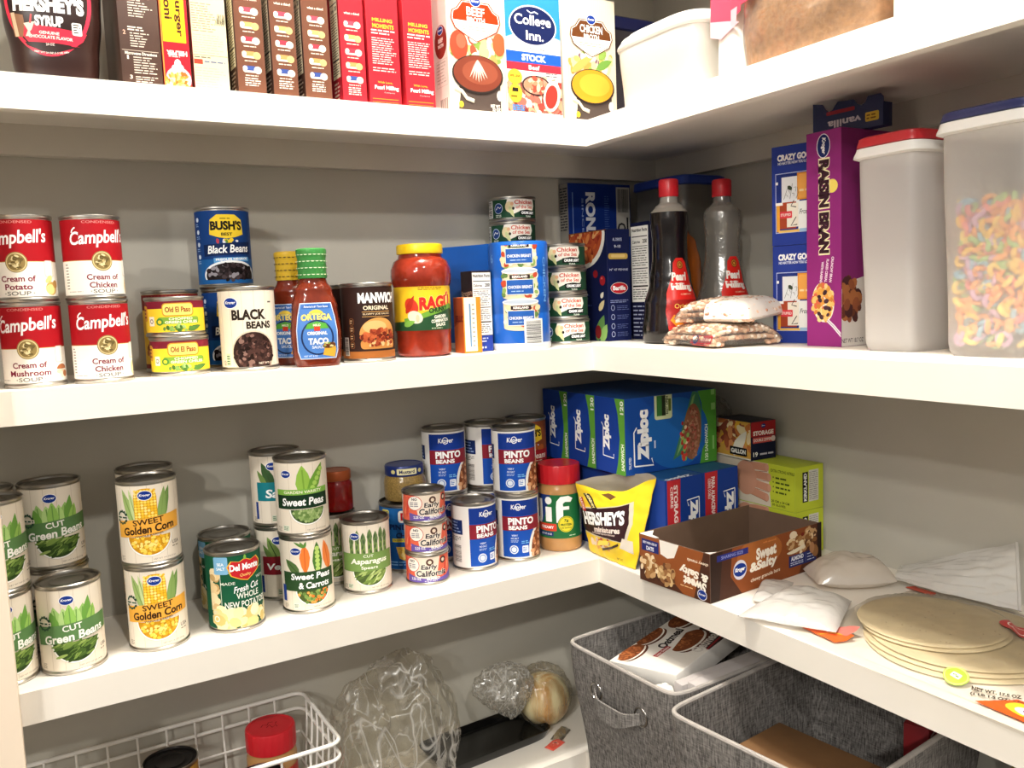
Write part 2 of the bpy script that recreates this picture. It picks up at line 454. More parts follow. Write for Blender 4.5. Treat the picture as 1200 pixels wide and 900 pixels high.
def planks(seed, r=R0, h=H0, base='#ece1d0', ink='#cdbfab'):
    a = paper(base, r, h, seed=seed); w = PI*(r*1000-1.1); x = -w
    while x < w: a.rect(x, 6, x+.5, h*1000-6, ink); x += a.r.uniform(15, 21)
    a.text('NET WT 14.5 OZ (411g)', 20, 9.5, 30, 2.3, '#7b6d5d')
    a.lines(-43, 8, -34, 15, 4, '#8f8370'); a.facts(60, 10, 100, 100, bg='#efe7d8'); a.barcode(-104, 10, -78, 60)
    return a
def bowl(a, cx, cy, rx, ry, fill):
    a.ell(cx, cy, rx+2.6, ry+2.6, '#d8cfbf', a0=PI, a1=2*PI); a.ell(cx, cy, rx+2, ry+1.8, '#fbf8f2', a0=PI, a1=2*PI); a.ell(cx, cy, rx, ry, fill, a0=PI, a1=2*PI)
def in_bowl(cx, cy, rx, ry): return lambda x, y: y < cy and ((x-cx)/rx)**2+((y-cy)/ry)**2 < .86
def seal(a, cx, cy, r, col):
    for k in range(12): a.ell(cx+r*.95*math.cos(k*PI/6), cy+r*.95*math.sin(k*PI/6), r*.2, r*.2, col, 8)
    a.ring(cx, cy, r, r, r*.22, col, 22); a.rect(cx-r*1.15, cy-r*.25, cx+r*1.15, cy+r*.25, '#e7dece'); a.lines(cx-r, cy-r*.2, cx+r, cy+r*.2, 1, col, .6, 0)

def art_green_beans():
    a = planks(3)
    for x, y, w, c in ((-20, 84, 10, '#a3c878'), (14, 84, 10, '#98c06c'), (-9, 82, 10, '#b7d88c'), (6, 82, 9, '#b3d884'), (21, 92, 8, '#6fa347'), (-24, 78, 8, '#6fa347'), (27, 80, 8, '#9cc862'), (-2, 86, 9, '#94c45f')):
        a.leaf(x*.75, 56, x, y+3, w*1.5, c, '#6f9f4c')
    store_logo(a, -4, 94, 17)
    bowl(a, 3, 41, 27, 25, '#2f4620')
    a.blobs(3, 30, 25, 18, 70, 6.5, 1.6, ['#5d7a35', '#7a9648', '#48642b', '#94ab5d', '#384f22'], rot=.5, keep=in_bowl(3, 41, 27, 25))
    a.poly([(-45, 38), (47, 47), (47, 69), (-45, 61)], '#5d8450')
    a.text('CUT', 0, 59.5, 22, 7.5, '#fffdf6', .02, rot=.1); a.text('Green Beans', 2, 48.5, 72, 11, '#fffdf6', .03, .12, .1)
    seal(a, -33, 66, 8.5, '#33503e'); a.text('USA', 40, 26, 11, 4.5, '#5c5348', .01); a.lines(34, 19, 46, 22, 1, '#8f8370')
    return a
def art_corn():
    a = planks(4)
    for x0, x1, w, c in ((-16, -30, 13, '#9fb970'), (17, 32, 13, '#6b8f4a'), (-12, -20, 9, '#c4d49a'), (20, 25, 12, '#86a45c')): a.leaf(x0*.8, 52, x1, 103, w, c, '#7f9c55')
    a.rrect(-14, 50, 14, 103, 11, '#d9a021')
    for i in range(7):
        for j in range(14): a.ell(-11.7+i*3.9, 52+j*3.7, 1.8, 1.7, a.r.choice(['#f7cf45', '#fbdc68', '#f0bd30', '#fde58a']), 8)
    store_logo(a, 0, 94, 18)
    bowl(a, 2, 40, 27, 24, '#c98f1c')
    a.blobs(2, 29, 26, 18, 190, 2.3, 1.8, ['#f6c93f', '#fbd75c', '#e7b02b', '#fde384', '#d99c1e'], keep=in_bowl(2, 40, 27, 24))
    a.poly([(-41, 39), (44, 46), (45, 68), (-41, 61)], '#efae45')
    a.text('SWEET', 2, 60, 38, 7.5, '#3b2413', .02, rot=.08); a.text('Golden Corn', 2, 50, 66, 10.5, '#3b2413', .035, .1, .08); a.text('WHOLE KERNEL', 2, 42.3, 36, 2.6, '#7a5220', .01, rot=.08)
    seal(a, -33, 66, 8.5, '#33503e'); a.text('USA', 37, 27, 12, 5, '#5c5348', .01); a.lines(31, 20, 44, 23, 1, '#8f8370')
    return a
def art_peas():
    a = planks(5)
    a.leaf(4, 60, 2, 103, 22, '#93bd4c', '#7aa53d'); a.leaf(10, 60, 34, 104, 16, '#6f9f3a')
    for k in range(5): a.ell(16+k*3.8, 70+k*6.2, 3.6, 3.4, '#a9cf62', 14)
    store_logo(a, -22, 91, 16)
    bowl(a, 8, 40, 25, 21, '#39522a')
    for i in range(12):
        for j in range(7):
            x, y = -15+i*4.1+(j % 2)*2, 38-j*3.1
            if in_bowl(8, 40, 24, 20)(x, y): a.ell(x, y, 2.1, 2.0, a.r.choice(['#7d9a58', '#93ad6a', '#6a8848', '#a8bd80']), 12)
    a.rect(-40, 61, 42, 69, '#7fb24a'); a.text('GARDEN VARIETY', 2, 65, 56, 4, '#fff8e4', .01)
    a.rect(-40, 41, 42, 61, '#173420'); a.text('Sweet Peas', 2, 51, 64, 11.5, '#ffffff', .03, .1)
    a.rect(-31, 9, -21, 17, '#dfe5d0'); a.lines(-30, 10, -22, 16, 3, '#4a6a48'); return a
def art_peas_carrots():
    a = planks(6)
    a.leaf(-4, 98, -4, 58, 15, '#ef7f3a', '#d9642a'); a.leaf(34, 60, 26, 104, 16, '#ee8642', '#dd6b2c'); a.leaf(14, 58, 14, 104, 15, '#4e7a35')
    for k in range(6): a.ell(14, 64+k*6, 3.6, 3.3, '#b9d572', 14)
    for s in (-1, 0, 1): a.leaf(-4, 97, -10+s*9, 106, 4, '#5f8a3f')
    a.leaf(-14, 60, -34, 80, 14, '#55713f', '#41592f'); store_logo(a, -17, 92, 16)
    bowl(a, 6, 34, 24, 20, '#4a5a2a')
    a.blobs(6, 26, 23, 16, 120, 2.3, 2.2, ['#7f9b4f', '#f08a3c', '#93ad60', '#e87830', '#658340', '#f5a050'], keep=in_bowl(6, 34, 24, 20))
    a.rect(-40, 34, 42, 62, '#2c4a2a'); a.text('Sweet Peas', 4, 55, 60, 9.5, '#ffffff', .03, .1); a.text('& Carrots', 8, 42, 46, 9.5, '#ffffff', .03, .1)
    a.rect(-45, 18, -37, 42, '#24408e'); a.rect(-24, 9, -14, 16, '#e6e8da'); a.lines(-23, 10, -15, 15, 3, '#4a6a48'); return a
def art_asparagus():
    a = planks(7)
    for x, h in ((-24, 94), (-14, 100), (-5, 96), (5, 101), (14, 97), (23, 102), (31, 98)):
        a.rrect(x-3.3, 55, x+3.3, h-10, 2, '#7f9a52'); a.leaf(x, h-20, x+.5, h, 8.4, '#6c8450')
        for k in range(4): a.leaf(x+(-1.6 if k % 2 else 1.6), 62+k*8, x, 70+k*8, 3.4, '#4f6640')
    store_logo(a, -18, 90, 16)
    bowl(a, 4, 36, 26, 22, '#4d6132')
    a.blobs(4, 28, 24, 18, 60, 7, 1.8, ['#8fa85a', '#a9bd72', '#758f45', '#c0cf8c', '#5d7738'], rot=.6, keep=in_bowl(4, 36, 26, 22))
    a.rect(-43, 36, 45, 64, '#7d9d55'); a.text('CUT', 2, 59.5, 15, 4.2, '#fdfbef', .01); a.text('Asparagus', 3, 50.5, 58, 11, '#fdfbef', .03, .12); a.text('Spears', 3, 41, 25, 6, '#fdfbef', .02)
    a.rect(-34, 9, -24, 16, '#dfe5d0'); a.lines(-33, 10, -25, 15, 3, '#4a6a48'); return a
def art_band(col, word, wx, ww, leafc, seed):
    a = planks(seed); a.leaf(-6, 60, -22, 98, 16, leafc, '#3f5a33'); a.leaf(4, 60, 10, 100, 18, '#4a6b38'); a.leaf(-16, 62, -30, 86, 9, '#6f8d4c')
    store_logo(a, -6, 92, 18); a.rect(-32, 40, 45, 68, col); a.text(word, wx, 51, ww, 13, '#ffffff', .03, .1)
    a.rect(-37, 12, -32, 38, '#24408e'); a.rect(-10, 9, 0, 18, '#d5dcc8'); a.lines(-9, 10, -1, 17, 3, '#4a6a48')
    bowl(a, 22, 36, 24, 20, '#7c3a2c' if 'c' in word.lower() or 'V' in word else '#6b7d4a')
    return a
def art_pinto():
    a = paper('#eeebe6', R0, H0, seed=8)
    a.rect(-30, 8, 44, 104, '#1c4fb0'); a.rect(-30, 78, 44, 104, '#17388f'); a.ell(46, 18, 30, 44, '#f2eee8', 30)
    a.rect(44, 6, 60, 107, '#eeebe6'); a.ell(47, 17, 26, 40, '#7a3f24', 30); a.blobs(47, 17, 24, 38, 90, 4.2, 3.0, ['#c98a5c', '#b3714a', '#dda67c', '#96593a', '#e3b68e'])
    a.rect(-30, 53, 44, 77, '#8a2533')
    a.text('Kroger', 0, 92, 26, 10, '#ffffff', .02, .1); a.ring(-1, 93, 5, 6, 1.2, '#ffffff', 18)
    a.text('PINTO', 4, 69, 45, 12, '#ffffff', .045); a.text('BEANS', -2, 58, 32, 7, '#ffffff', .04)
    a.text('VERY', -8, 45, 11, 3, '#dfe8f5', .02); a.text('NO SALT', -8, 40, 13, 3, '#dfe8f5', .02); a.lines(-15, 33, 0, 37, 2, '#b5c8ea')
    a.ell(-10, 21, 7.5, 7.5, '#dfe7f2', 18); a.ring(-10, 21, 5.6, 5.6, 1.2, '#3a66b8', 18); a.rrect(4, 15, 15, 27, 1.5, '#e9eef6'); a.lines(5, 17, 14, 25, 3, '#3a66b8')
    a.lines(3, 30, 18, 36, 2, '#7fc0ea')
    a.rect(-72, 60, -42, 84, '#1b2f66'); a.lines(-70, 62, -44, 82, 4, '#8ea4d2'); a.lines(-72, 48, -44, 57, 3, '#7b7670'); a.barcode(-64, 12, -44, 44, False, '#eeebe6', '#6f6a66')
    a.facts(66, 10, 100, 100); return a
def art_del_monte():
    a = paper('#17563a', R0, H0, seed=9)
    a.blobs(-38, 52, 7, 36, 26, 7, 6, ['#e9cf9c', '#d9b982', '#f0dcb0', '#c9a56c']); a.rect(-60, 8, -44, 104, '#17563a')
    a.frame(-27, 26, 42, 84, .8, '#d9e2cf'); a.blobs(10, 19, 44, 12, 44, 9, 7, ['#f3e3ae', '#e9d590', '#f9efc9', '#dcc478', '#f6e9bb'], box=True)
    a.rrect(-35, 82, -15, 106, 2, '#7fb6dc'); a.text('SEA', -25, 96, 10, 4, '#ffffff', .02); a.text('SALT', -25, 90, 12, 4, '#ffffff', .02)
    for q, c in ((1.0, '#e9b93d'), (.93, '#c0242c')): a.poly([(8+x*q, 88+y*q) for x, y in ((-25, 4), (-19, 12), (-8, 10), (0, 14), (8, 10), (19, 13), (26, 5), (22, -6), (12, -12), (2, -18), (-8, -15), (-20, -9))], c)
    a.leaf(8, 100, 8, 107, 4, '#7fb24a'); a.text('Del Monte', 8, 90, 42, 9.5, '#ffffff', .04); a.text('Quality', 8, 78.5, 16, 5, '#f3d27a', .01, .2)
    a.text('MADE', -17, 69, 20, 4, '#e8ede0', .01); a.text('WITH', 32, 71, 16, 4, '#e8ede0', .01)
    a.text('Fresh Cut', 9, 61, 38, 9, '#ffffff', .015, .35, .1); a.text('WHOLE', 10, 50.5, 33, 8.5, '#f2f4ea', .015); a.text('NEW POTATOES', 9, 39, 62, 9, '#f2f4ea', .015)
    a.ring(-35, 20, 4.5, 4.5, 1.5, '#e8ede0', 8); a.lines(-40, 26, -32, 34, 3, '#cfd8c6'); return a
def art_dole():
    r = .0425; a = paper('#1f63a8', r, .113, seed=10); a.rect(-130, 8, 130, 50, '#174f92')
    a.text('DOLE', 16, 92, 40, 12, '#c8202c', .05); a.rrect(-8, 83, 40, 103, 5, '#f7f4ec'); a.text('DOLE', 16, 93, 40, 13, '#c8202c', .06)
    a.text('PINEAPPLE', 8, 76, 64, 9, '#10234f', .04); a.text('CHUNKS', 10, 62, 46, 9, '#10234f', .04); a.rect(-20, 51, 36, 57, '#d9c93c'); a.text('IN 100% PINEAPPLE JUICE', 8, 54, 52, 3, '#1a3a6a', .01)
    a.poly([(-14, 43), (24, 43), (21, 24), (6, 17), (-9, 24)], '#e2b64a'); a.blobs(5, 32, 14, 9, 26, 4, 3, ['#f0cf6c', '#e7bd52', '#f6dd90'])
    a.rrect(-40, 88, -24, 104, 3, '#d9c96a'); a.lines(-39, 90, -25, 102, 4, '#3a5a2a'); a.lines(-34, 11, 34, 20, 2, '#6fa3d6'); return a
def art_olives():
    r, h = .0345, .0490; a = paper('#e9d9c8', r, h, 4.5, 44, seed=11)
    for x in (-90, -40, 30, 62): a.poly([(x-16, 4.5), (x+22, 4.5), (x+16, 44), (x-8, 44)], '#e4674e'); a.leaf(x-6, 14, x+18, 40, 9, '#f08c66'); a.leaf(x, 10, x+6, 42, 6, '#d94a3c')
    a.poly([(-34, 4.5), (52, 4.5), (52, 20), (34, 11), (10, 9), (-14, 12), (-34, 17)], '#6d5aa8'); a.ell(-24, 32, 12, 11, '#f5efe6', 24); a.ring(-24, 32, 12.5, 11.5, 1, '#c94b3d')
    a.text('NO', -24, 38, 9, 4, '#3b3440', .03); a.lines(-32, 26, -16, 34, 3, '#7a7280')
    for x, y in ((5, 36), (28, 37), (-60, 30)): a.ell(x, y, 6, 5.6, '#54382f', 18); a.ell(x, y, 3, 2.8, '#e7d6c2', 14)
    a.text('Early', 4, 27.5, 26, 9.5, '#2d2430', .03, .1, edge='#f6eee2', ew=.06); a.text('California', 8, 18.5, 50, 9.5, '#2d2430', .03, .1, edge='#f6eee2', ew=.06); a.text('SLICED', 10, 10, 22, 4.2, '#ffffff', .03); a.text('2.25 OZ', -18, 10, 17, 4, '#ffffff', .02); a.lines(-4, 5.5, 24, 7.6, 1, '#e4dcf0'); return a
def art_bush(name):
    chili = name == 'chili'; a = paper('#8a4a2a' if chili else '#143a78', R0, H0, seed=12)
    if not chili: a.rect(-130, 6, 130, 40, '#1c5a9a')
    a.poly([(-24, 74), (-22, 94), (-12, 101), (12, 101), (22, 94), (24, 74), (12, 70), (0, 68), (-12, 70)], '#e9c832'); a.text('BEST', 0, 74, 15, 4.2, '#191410', .03)
    a.text("BUSH'S", 0, 86, 44, 13, '#191410', .05); a.lines(-8, 94, 8, 97, 1, '#6a5a1a')
    a.blobs(0, 65, 14, 4, 14, 3, 2, ['#b23a4a', '#e9c832', '#5f8a3f', '#d9dbe8'])
    if chili:
        a.blobs(0, 60, 34, 5, 20, 5, 3, ['#d98a3a', '#b3602a', '#e9b060']); a.rect(-40, 34, 44, 56, '#a3242c'); a.text('Chili Beans', 2, 46, 62, 11, '#f8ead8', .02, .1); a.lines(-26, 35.5, 28, 38.5, 1, '#e8d0b8'); a.rect(-40, 26, 44, 33, '#3f6a34'); a.blobs(0, 15, 40, 9, 50, 5, 3.4, ['#7a3a24', '#96502f', '#5f2a1a'])
    else:
        a.poly([(-34, 44), (36, 47), (36, 64), (-34, 60)], '#0f2450'); a.text('Black Beans', 2, 54, 60, 11, '#ffffff', .02, .2, .04); a.poly([(-20, 35), (32, 37), (32, 43), (-20, 41.5)], '#5f9fd6'); a.text('FRIJOLES NEGROS', 6, 39.3, 46, 4, '#ffffff', .03, rot=.03)
        a.ell(4, 18, 40, 20, '#e9edf2', 30, a0=-.3, a1=PI+.3); a.ell(4, 17, 37, 18, '#1c1416', 30, a0=-.3, a1=PI+.3); a.blobs(4, 22, 34, 11, 110, 3.6, 2.6, ['#1d1517', '#2c2124', '#41363a', '#120d0f', '#8f8a92'])
        for y in (95, 78, 61, 44): a.ell(-45, y, 3.2, 3.2, '#cfdcee', 12); a.lines(-50, y-10, -40, y-5, 2, '#8fb0da')
    a.facts(66, 10, 100, 100); return a
def art_black():
    a = planks(13, base='#efe4d2'); store_logo(a, -24, 91, 21)
    a.text('BLACK', 0, 75, 46, 14, '#2b2019', .05); a.text('BEANS', 13, 61, 34, 10, '#2b2019', .045)
    a.ell(4, 24, 30, 30, '#d9c9b2', 30); a.ell(4, 24, 28, 28, '#33201c', 30); a.blobs(4, 24, 26, 26, 180, 3.2, 2.3, ['#2a1a18', '#4a302a', '#5f4038', '#3a2622', '#8a6a60', '#22140f'])
    a.rect(-36, 8, -29, 24, '#c9d6b0'); a.lines(-36, 9, -30, 22, 4, '#4a6a48'); a.rect(28, 90, 34, 92, '#5f5348'); a.text('NET WT 15 OZ', 22, 10, 26, 3, '#e9dcc8', .01); return a
def art_manwich():
    a = paper('#33201c', R0, H0, seed=14); a.rect(-130, 6, 130, 16, '#a3622e')
    a.text('MANWICH', 12, 91, 62, 15, '#ffffff', .05); a.text('ORIGINAL', 8, 77, 40, 6, '#f2e2c6', .03); a.rect(-14, 71, 30, 71.8, '#d9a860'); a.text('SLOPPY JOE SAUCE', 8, 68, 42, 3, '#e9d2ac', .02); a.rect(-14, 64.3, 30, 65, '#d9a860')
    a.ell(10, 39, 29, 24, '#d99a52', 30, a0=0, a1=PI); a.ell(4, 50, 18, 9, '#ebb877', 20); a.rrect(-18, 19, 38, 32, 5, '#cf8d48')
    a.blobs(10, 37, 28, 9, 90, 3.4, 2.4, ['#8a3420', '#a8482a', '#6f2618', '#c4643a', '#b8552f']); a.blobs(10, 26, 22, 3, 16, 3, 2, ['#8a3420', '#a8482a', '#e9c088'])
    for y in (58, 47, 36, 25): a.rrect(-35, y-5, -27, y+5, 3, '#7a4a2a'); a.rrect(-34, y-4, -28, y+4, 2.4, '#2b1a16'); a.lines(-33.4, y-3, -28.6, y+3, 2, '#d9b080')
    a.barcode(-48, 10, -38, 36, False); a.facts(62, 12, 98, 100); return a
def art_soup(kind):
    r, h = .0345, .1016; a = paper('#f4efe6', r, h, 5, 97, seed=15); w = PI*33.5
    a.rect(-w, 47, w, 97, '#a3161f'); a.rect(-w, 46.4, w, 47, '#caa65a'); a.text('CONDENSED', 0, 92.5, 40, 3, '#d98a86', .01)
    a.text("Campbell's", 0, 73, 72, 21, '#ffffff', .022, .22, .06); a.stroke([(-33, 80), (-32, 83), (-30, 85), (-28, 86)], 1.6, '#ffffff')
    a.ell(0, 46, 12, 12, '#8f7a4a', 28); a.ring(0, 46, 11, 11, 1.2, '#d9c690'); a.blobs(0, 46, 7.5, 7.5, 26, 2.4, 1.0, ['#c9b47c', '#6a5a34', '#e3d4a4'])
    nm = {'potato': 'Potato', 'chicken': 'Chicken', 'mushroom': 'Mushroom'}[kind]
    a.text('Cream of', 0, 27, 38, 7, '#7c1f38', .025); a.text(nm, 0, 17.5, {'potato': 30, 'chicken': 33, 'mushroom': 46}[kind], 7, '#7c1f38', .025)
    a.text('SOUP', 0, 9.9, 26, 4.8, '#7c7872', .02); a.lines(-44, 8.7, -18, 11, 1, '#b9b4ab'); a.ell(-15, 9.9, 1, 1, '#b9b4ab', 8); a.ell(16, 9.9, 1, 1, '#b9b4ab', 8)
    a.rrect(30, 28, 44, 48, 3, '#dcd2c2'); a.rrect(31, 29, 42, 47, 3, '#f6f1e8')
    if kind == 'potato': a.ell(39, 15, 9, 8, '#c9a25a', 18); a.ell(37, 14, 7, 6, '#f1d98c', 18); a.ell(46, 20, 5, 5, '#b98a4a', 14); a.blobs(36, 26, 5, 3, 8, 3, 2, ['#f1d98c', '#e6c470'])
    elif kind == 'mushroom': a.ell(40, 20, 9, 6, '#a8663e', 18, a0=0, a1=PI); a.ell(38, 17, 8, 3, '#e9cdb0', 16); a.rrect(36, 9, 41, 17, 2, '#f0e0cc'); a.ell(46, 14, 5, 4, '#b8764a', 14)
    else: a.ell(39, 16, 7, 9, '#e8cf9a', 18); a.ell(42, 14, 5, 7, '#f0ddb4', 16)
    a.lines(-48, 12, -42, 44, 9, '#8e8a84', .4, .2); a.facts(56, 8, 92, 44, bg='#f4efe6'); return a
def art_chiles():
    r, h = .0373, .0512; a = paper('#efcf35', r, h, 4.5, 46.5, seed=16); w = PI*36.2
    a.rect(-w, 36, w, 46.5, '#7a2030'); a.rrect(-19, 26, 21, 43, 5, '#c98f2a'); a.rrect(-17.6, 27.3, 19.6, 41.7, 4, '#f2da72'); a.text('Old El Paso', 1, 34.5, 32, 7, '#8a3a24', .03)
    a.rrect(-26, 16, 29, 25, 3.6, '#7fa83a'); a.ell(-23, 19, 5, 4.6, '#4f8a3a', 16); a.ell(-23, 19, 2.6, 2.3, '#efcf35', 12); a.text('CHOPPED', 4, 22.6, 30, 3.2, '#fbf6dc', .02); a.text('GREEN CHILES', 5, 18.4, 42, 3.4, '#fbf6dc', .03)
    a.blobs(0, 10, 18, 3.6, 26, 2.8, 2, ['#5f8a3f', '#86ad55', '#47702f', '#a8c878']); a.leaf(12, 8, 32, 13, 7, '#55803a')
    a.rrect(-40, 14, -31, 26, 1, '#f6f0da'); a.ring(-35.5, 20, 3.2, 3.2, 1.1, '#2b2620', 6); a.rrect(-60, 20, -44, 40, 4, '#d9a23a'); a.lines(-58, 23, -46, 37, 3, '#8a3a24'); a.facts(60, 6, 96, 34); return a
def art_refried():
    a = paper('#e2b73a', R0, H0, seed=17); w = PI*36.9; a.rect(-w, 86, w, 106.5, '#7a2426')
    for k in range(46): a.rect(-w+k*5, 88, -w+k*5+2, 105, '#8f3734')
    a.rrect(-22, 78, 24, 102, 6, '#c98f2a'); a.rrect(-20, 80, 22, 100, 5, '#f2da72'); a.text('Old El Paso', 1, 90, 36, 9, '#8a3a24', .03)
    a.ell(-38, 76, 9, 11, '#2a2c58', 20); a.lines(-44, 70, -32, 82, 3, '#e9dfc0'); a.text('REFRIED BEANS', 2, 66, 52, 8, '#7a2426', .03); a.blobs(0, 30, 46, 18, 80, 5, 4, ['#9a6238', '#b57c4a', '#7f4c2a', '#c79460']); a.rect(-w, 6, w, 12, '#7a2426'); return a
def art_tuna():
    r, h = .0415, .0425; a = paper('#1f4630', r, h, 4.5, 38.5, seed=18)
    a.poly([(-14, 14), (-20, 26), (-17, 36.5), (0, 37.5), (34, 37), (37, 26), (33, 18), (6, 17), (-6, 12)], '#f2ebdf')
    a.ell(-14, 24, 7, 9, '#e8d9a8', 16); a.ell(-9, 29, 3, 3, '#e9b48c', 12); a.leaf(-14, 24, -6, 6, 7, '#cfd39a'); a.ell(-7, 21, 2.2, 2.6, '#26201c', 10)
    a.text('Chicken', 13, 31.5, 36, 7, '#cf5a4c', .03, .08); a.text('of the Sea', 14, 23.5, 33, 6, '#cf5a4c', .025, .08)
    a.poly([(4, 17), (18, 19), (36, 17), (37, 9), (4, 9)], '#131a16'); a.text('CHUNK LIGHT', 21, 13.5, 28, 4.6, '#ffffff', .05); a.text('TUNA', 21, 7.5, 12, 3, '#dfe6d8', .03)
    a.ell(-34, 22, 8.5, 9, '#c3d3e8', 20); a.ell(-34, 22, 7.6, 8, '#23407e', 20); a.stroke([(-39, 20), (-35, 25), (-31, 22), (-29, 24)], 1.3, '#ffffff'); a.lines(-40, 7, -28, 12, 2, '#dfe6d8')
    a.barcode(-66, 7, -48, 36, False); return a

G_gb, G_corn = 'green bean tins at the end of the lower shelf', 'sweet corn tins on the lower shelf'
def stackz(n, h): return n*h
A = aim
# green beans: three columns
gb = tin('vegetable_tin', 'cut green beans tin at the shelf front, lower of its stack beside the sweet corn', 'tin can', R0, H0, art_green_beans(), (-1.092, -.155, TC), A(-1.092, -.155, 1), G_gb)
dup(gb, (-1.1685, -.1525, TC), A(-1.1685, -.1525, 16), 'cut green beans tin against the white upright, bottom of the outermost stack')
dup(gb, (-1.1685, -.1525, TC+H0), A(-1.1685, -.1525, 14), 'cut green beans tin against the white upright, on top of the outermost stack')
dup(gb, (-1.0995, -.0765, TC), A(-1.0995, -.0765, 4), 'cut green beans tin mostly hidden, under the shaded upper green beans tin')
dup(gb, (-1.1005, -.0765, TC+H0), A(-1.1005, -.0765, 5), 'shaded cut green beans tin standing behind, raised above the front green beans tin')
dup(gb, (-1.178, -.0745, TC), A(-1.178, -.0745, 4), 'hidden tin at the wall behind the outermost green beans stack, lower one')
dup(gb, (-1.178, -.0745, TC+H0), A(-1.178, -.0745, 4), 'tin of which mostly the dark lid shows behind the outermost green beans stack')
corn = tin('vegetable_tin', 'sweet golden corn tin with orange band, lower of the front pair', 'tin can', R0, H0, art_corn(), (-.989, -.143, TC), A(-.989, -.143, -2), G_corn)
dup(corn, (-.990, -.143, TC+H0), A(-.990, -.143, -5), 'sweet golden corn tin with orange band, upper of the front pair')
dup(corn, (-.982, -.062, TC), A(-.982, -.062, -60), 'tin hidden behind the lower sweet corn tin')
dup(corn, (-.982, -.062, TC+H0), A(-.982, -.062, -60), 'tin with dark lid showing just behind the upper sweet corn tin')
dm = tin('vegetable_tin', 'green whole new potatoes tin with red logo at the shelf front', 'tin can', R0, H0, art_del_monte(), (-.887, -.141, TC), A(-.887, -.141, 12), 'green new potatoes tins')
dup(dm, (-.880, -.058, TC), A(-.880, -.058, -22), 'green new potatoes tin half hidden behind its twin, by the wall')
tin('vegetable_tin', 'peas and carrots tin with dark green band under the sweet peas tin', 'tin can', R0, H0, art_peas_carrots(), (-.781, -.133, TC), A(-.781, -.133, 2))
tin('vegetable_tin', 'sweet peas tin with dark green band on top of its stack', 'tin can', R0, H0, art_peas(), (-.782, -.133, TC+H0), A(-.782, -.133, 0))
tin('vegetable_tin', 'tin with deep red band behind the peas and carrots tin', 'tin can', R0, H0, art_band('#8f2430', 'Veg', -10, 30, '#7d9a52', 21), (-.797, -.053, TC), A(-.797, -.053, 4))
tin('vegetable_tin', 'tin with teal band half hidden behind the sweet peas tin', 'tin can', R0, H0, art_band('#1f7f8c', 'Sa', -8, 20, '#3f5f38', 22), (-.797, -.053, TC+H0), A(-.797, -.053, 2))
asp = tin('vegetable_tin', 'asparagus spears tin with pale green band at the shelf front', 'tin can', R0, H0, art_asparagus(), (-.680, -.109, TC), A(-.680, -.109, 1), 'asparagus tins')
dup(asp, (-.709, -.0384, TC), A(-.709, -.0384, 0), 'asparagus tin behind, carrying the red jar with the copper lid')
tin('fruit_tin', 'large blue pineapple tin behind the olive tins', 'tin can', .0425, .113, art_dole(), (-.5865, -.046, TC), A(-.5865, -.046, -4))
ol = tin('olive_tin', 'small sliced olives tin in orange and violet, bottom of the three', 'tin can', .0345, .0490, art_olives(), (-.588, -.131, TC), A(-.588, -.131, -2), 'sliced olives tins', (.0045, .0045))
dup(ol, (-.588, -.131, TC+.049), A(-.588, -.131, 14), 'small sliced olives tin in orange and violet, middle of the three')
dup(ol, (-.589, -.131, TC+.098), A(-.589, -.131, 16), 'small sliced olives tin with open silver lid, topmost of the three')
pb = 'pinto bean tins on the lower shelf'
pi = tin('bean_tin', 'blue pinto beans tin beside the olives, turned to show its white side', 'tin can', R0, H0, art_pinto(), (-.493, -.1148, TC), A(-.493, -.1148, 34), pb)
dup(pi, (-.411, -.116, TC), A(-.411, -.116, 5), 'blue pinto beans tin beside the peanut butter, lower of the front pair')
dup(pi, (-.412, -.116, TC+H0), A(-.412, -.116, 3), 'blue pinto beans tin above another, beside the peanut butter jar')
dup(pi, (-.5050, -.0384, TC), A(-.5050, -.0384, 10), 'blue pinto beans tin hidden below, behind the turned pinto beans tin')
dup(pi, (-.5050, -.0384, TC+H0), A(-.5050, -.0384, 6), 'blue pinto beans tin raised at the back beside the mustard jar')
dup(pi, (-.4235, -.0395, TC), A(-.4235, -.0395, 40), 'pinto beans tin at the back showing a white strip, lower one')
dup(pi, (-.4235, -.0395, TC+H0), A(-.4235, -.0395, 36), 'pinto beans tin at the back between the two raised pinto beans tins')
tin('bean_tin', 'brown chili beans tin with yellow logo behind the raised pinto beans tin', 'tin can', R0, H0, art_bush('chili'), (-.342, -.0405, TC+H0), A(-.342, -.0405, 14))
dup(pi, (-.342, -.0405, TC), A(-.342, -.0405, 70), 'bean tin hidden under the chili beans tin')
# middle shelf
RS, HS = .0345, .1016
mu = tin('soup_tin', 'red and white cream of mushroom soup tin, bottom of the outer stack', 'tin can', RS, HS, art_soup('mushroom'), (-1.1045, -.155, TB), A(-1.1045, -.155, -10))
ck = tin('soup_tin', 'red and white cream of chicken soup tin, bottom of the inner stack', 'tin can', RS, HS, art_soup('chicken'), (-1.030, -.165, TB), A(-1.030, -.165, 12), 'cream of chicken soup tins')
tin('soup_tin', 'red and white cream of potato soup tin, top of the outer stack', 'tin can', RS, HS, art_soup('potato'), (-1.1055, -.156, TB+HS), A(-1.1055, -.156, -14))
dup(ck, (-1.031, -.163, TB+HS), A(-1.031, -.163, 18), 'red and white cream of chicken soup tin, top of the inner stack')
dup(mu, (-1.178, -.136, TB), A(-1.178, -.136, -30), 'soup tin of which a sliver shows beyond the cream of mushroom tin')
tin('bean_tin', 'tall maroon and yellow refried beans tin behind the chopped chiles', 'tin can', R0, H0, art_refried(), (-.930, -.066, TB), A(-.930, -.066, 8))
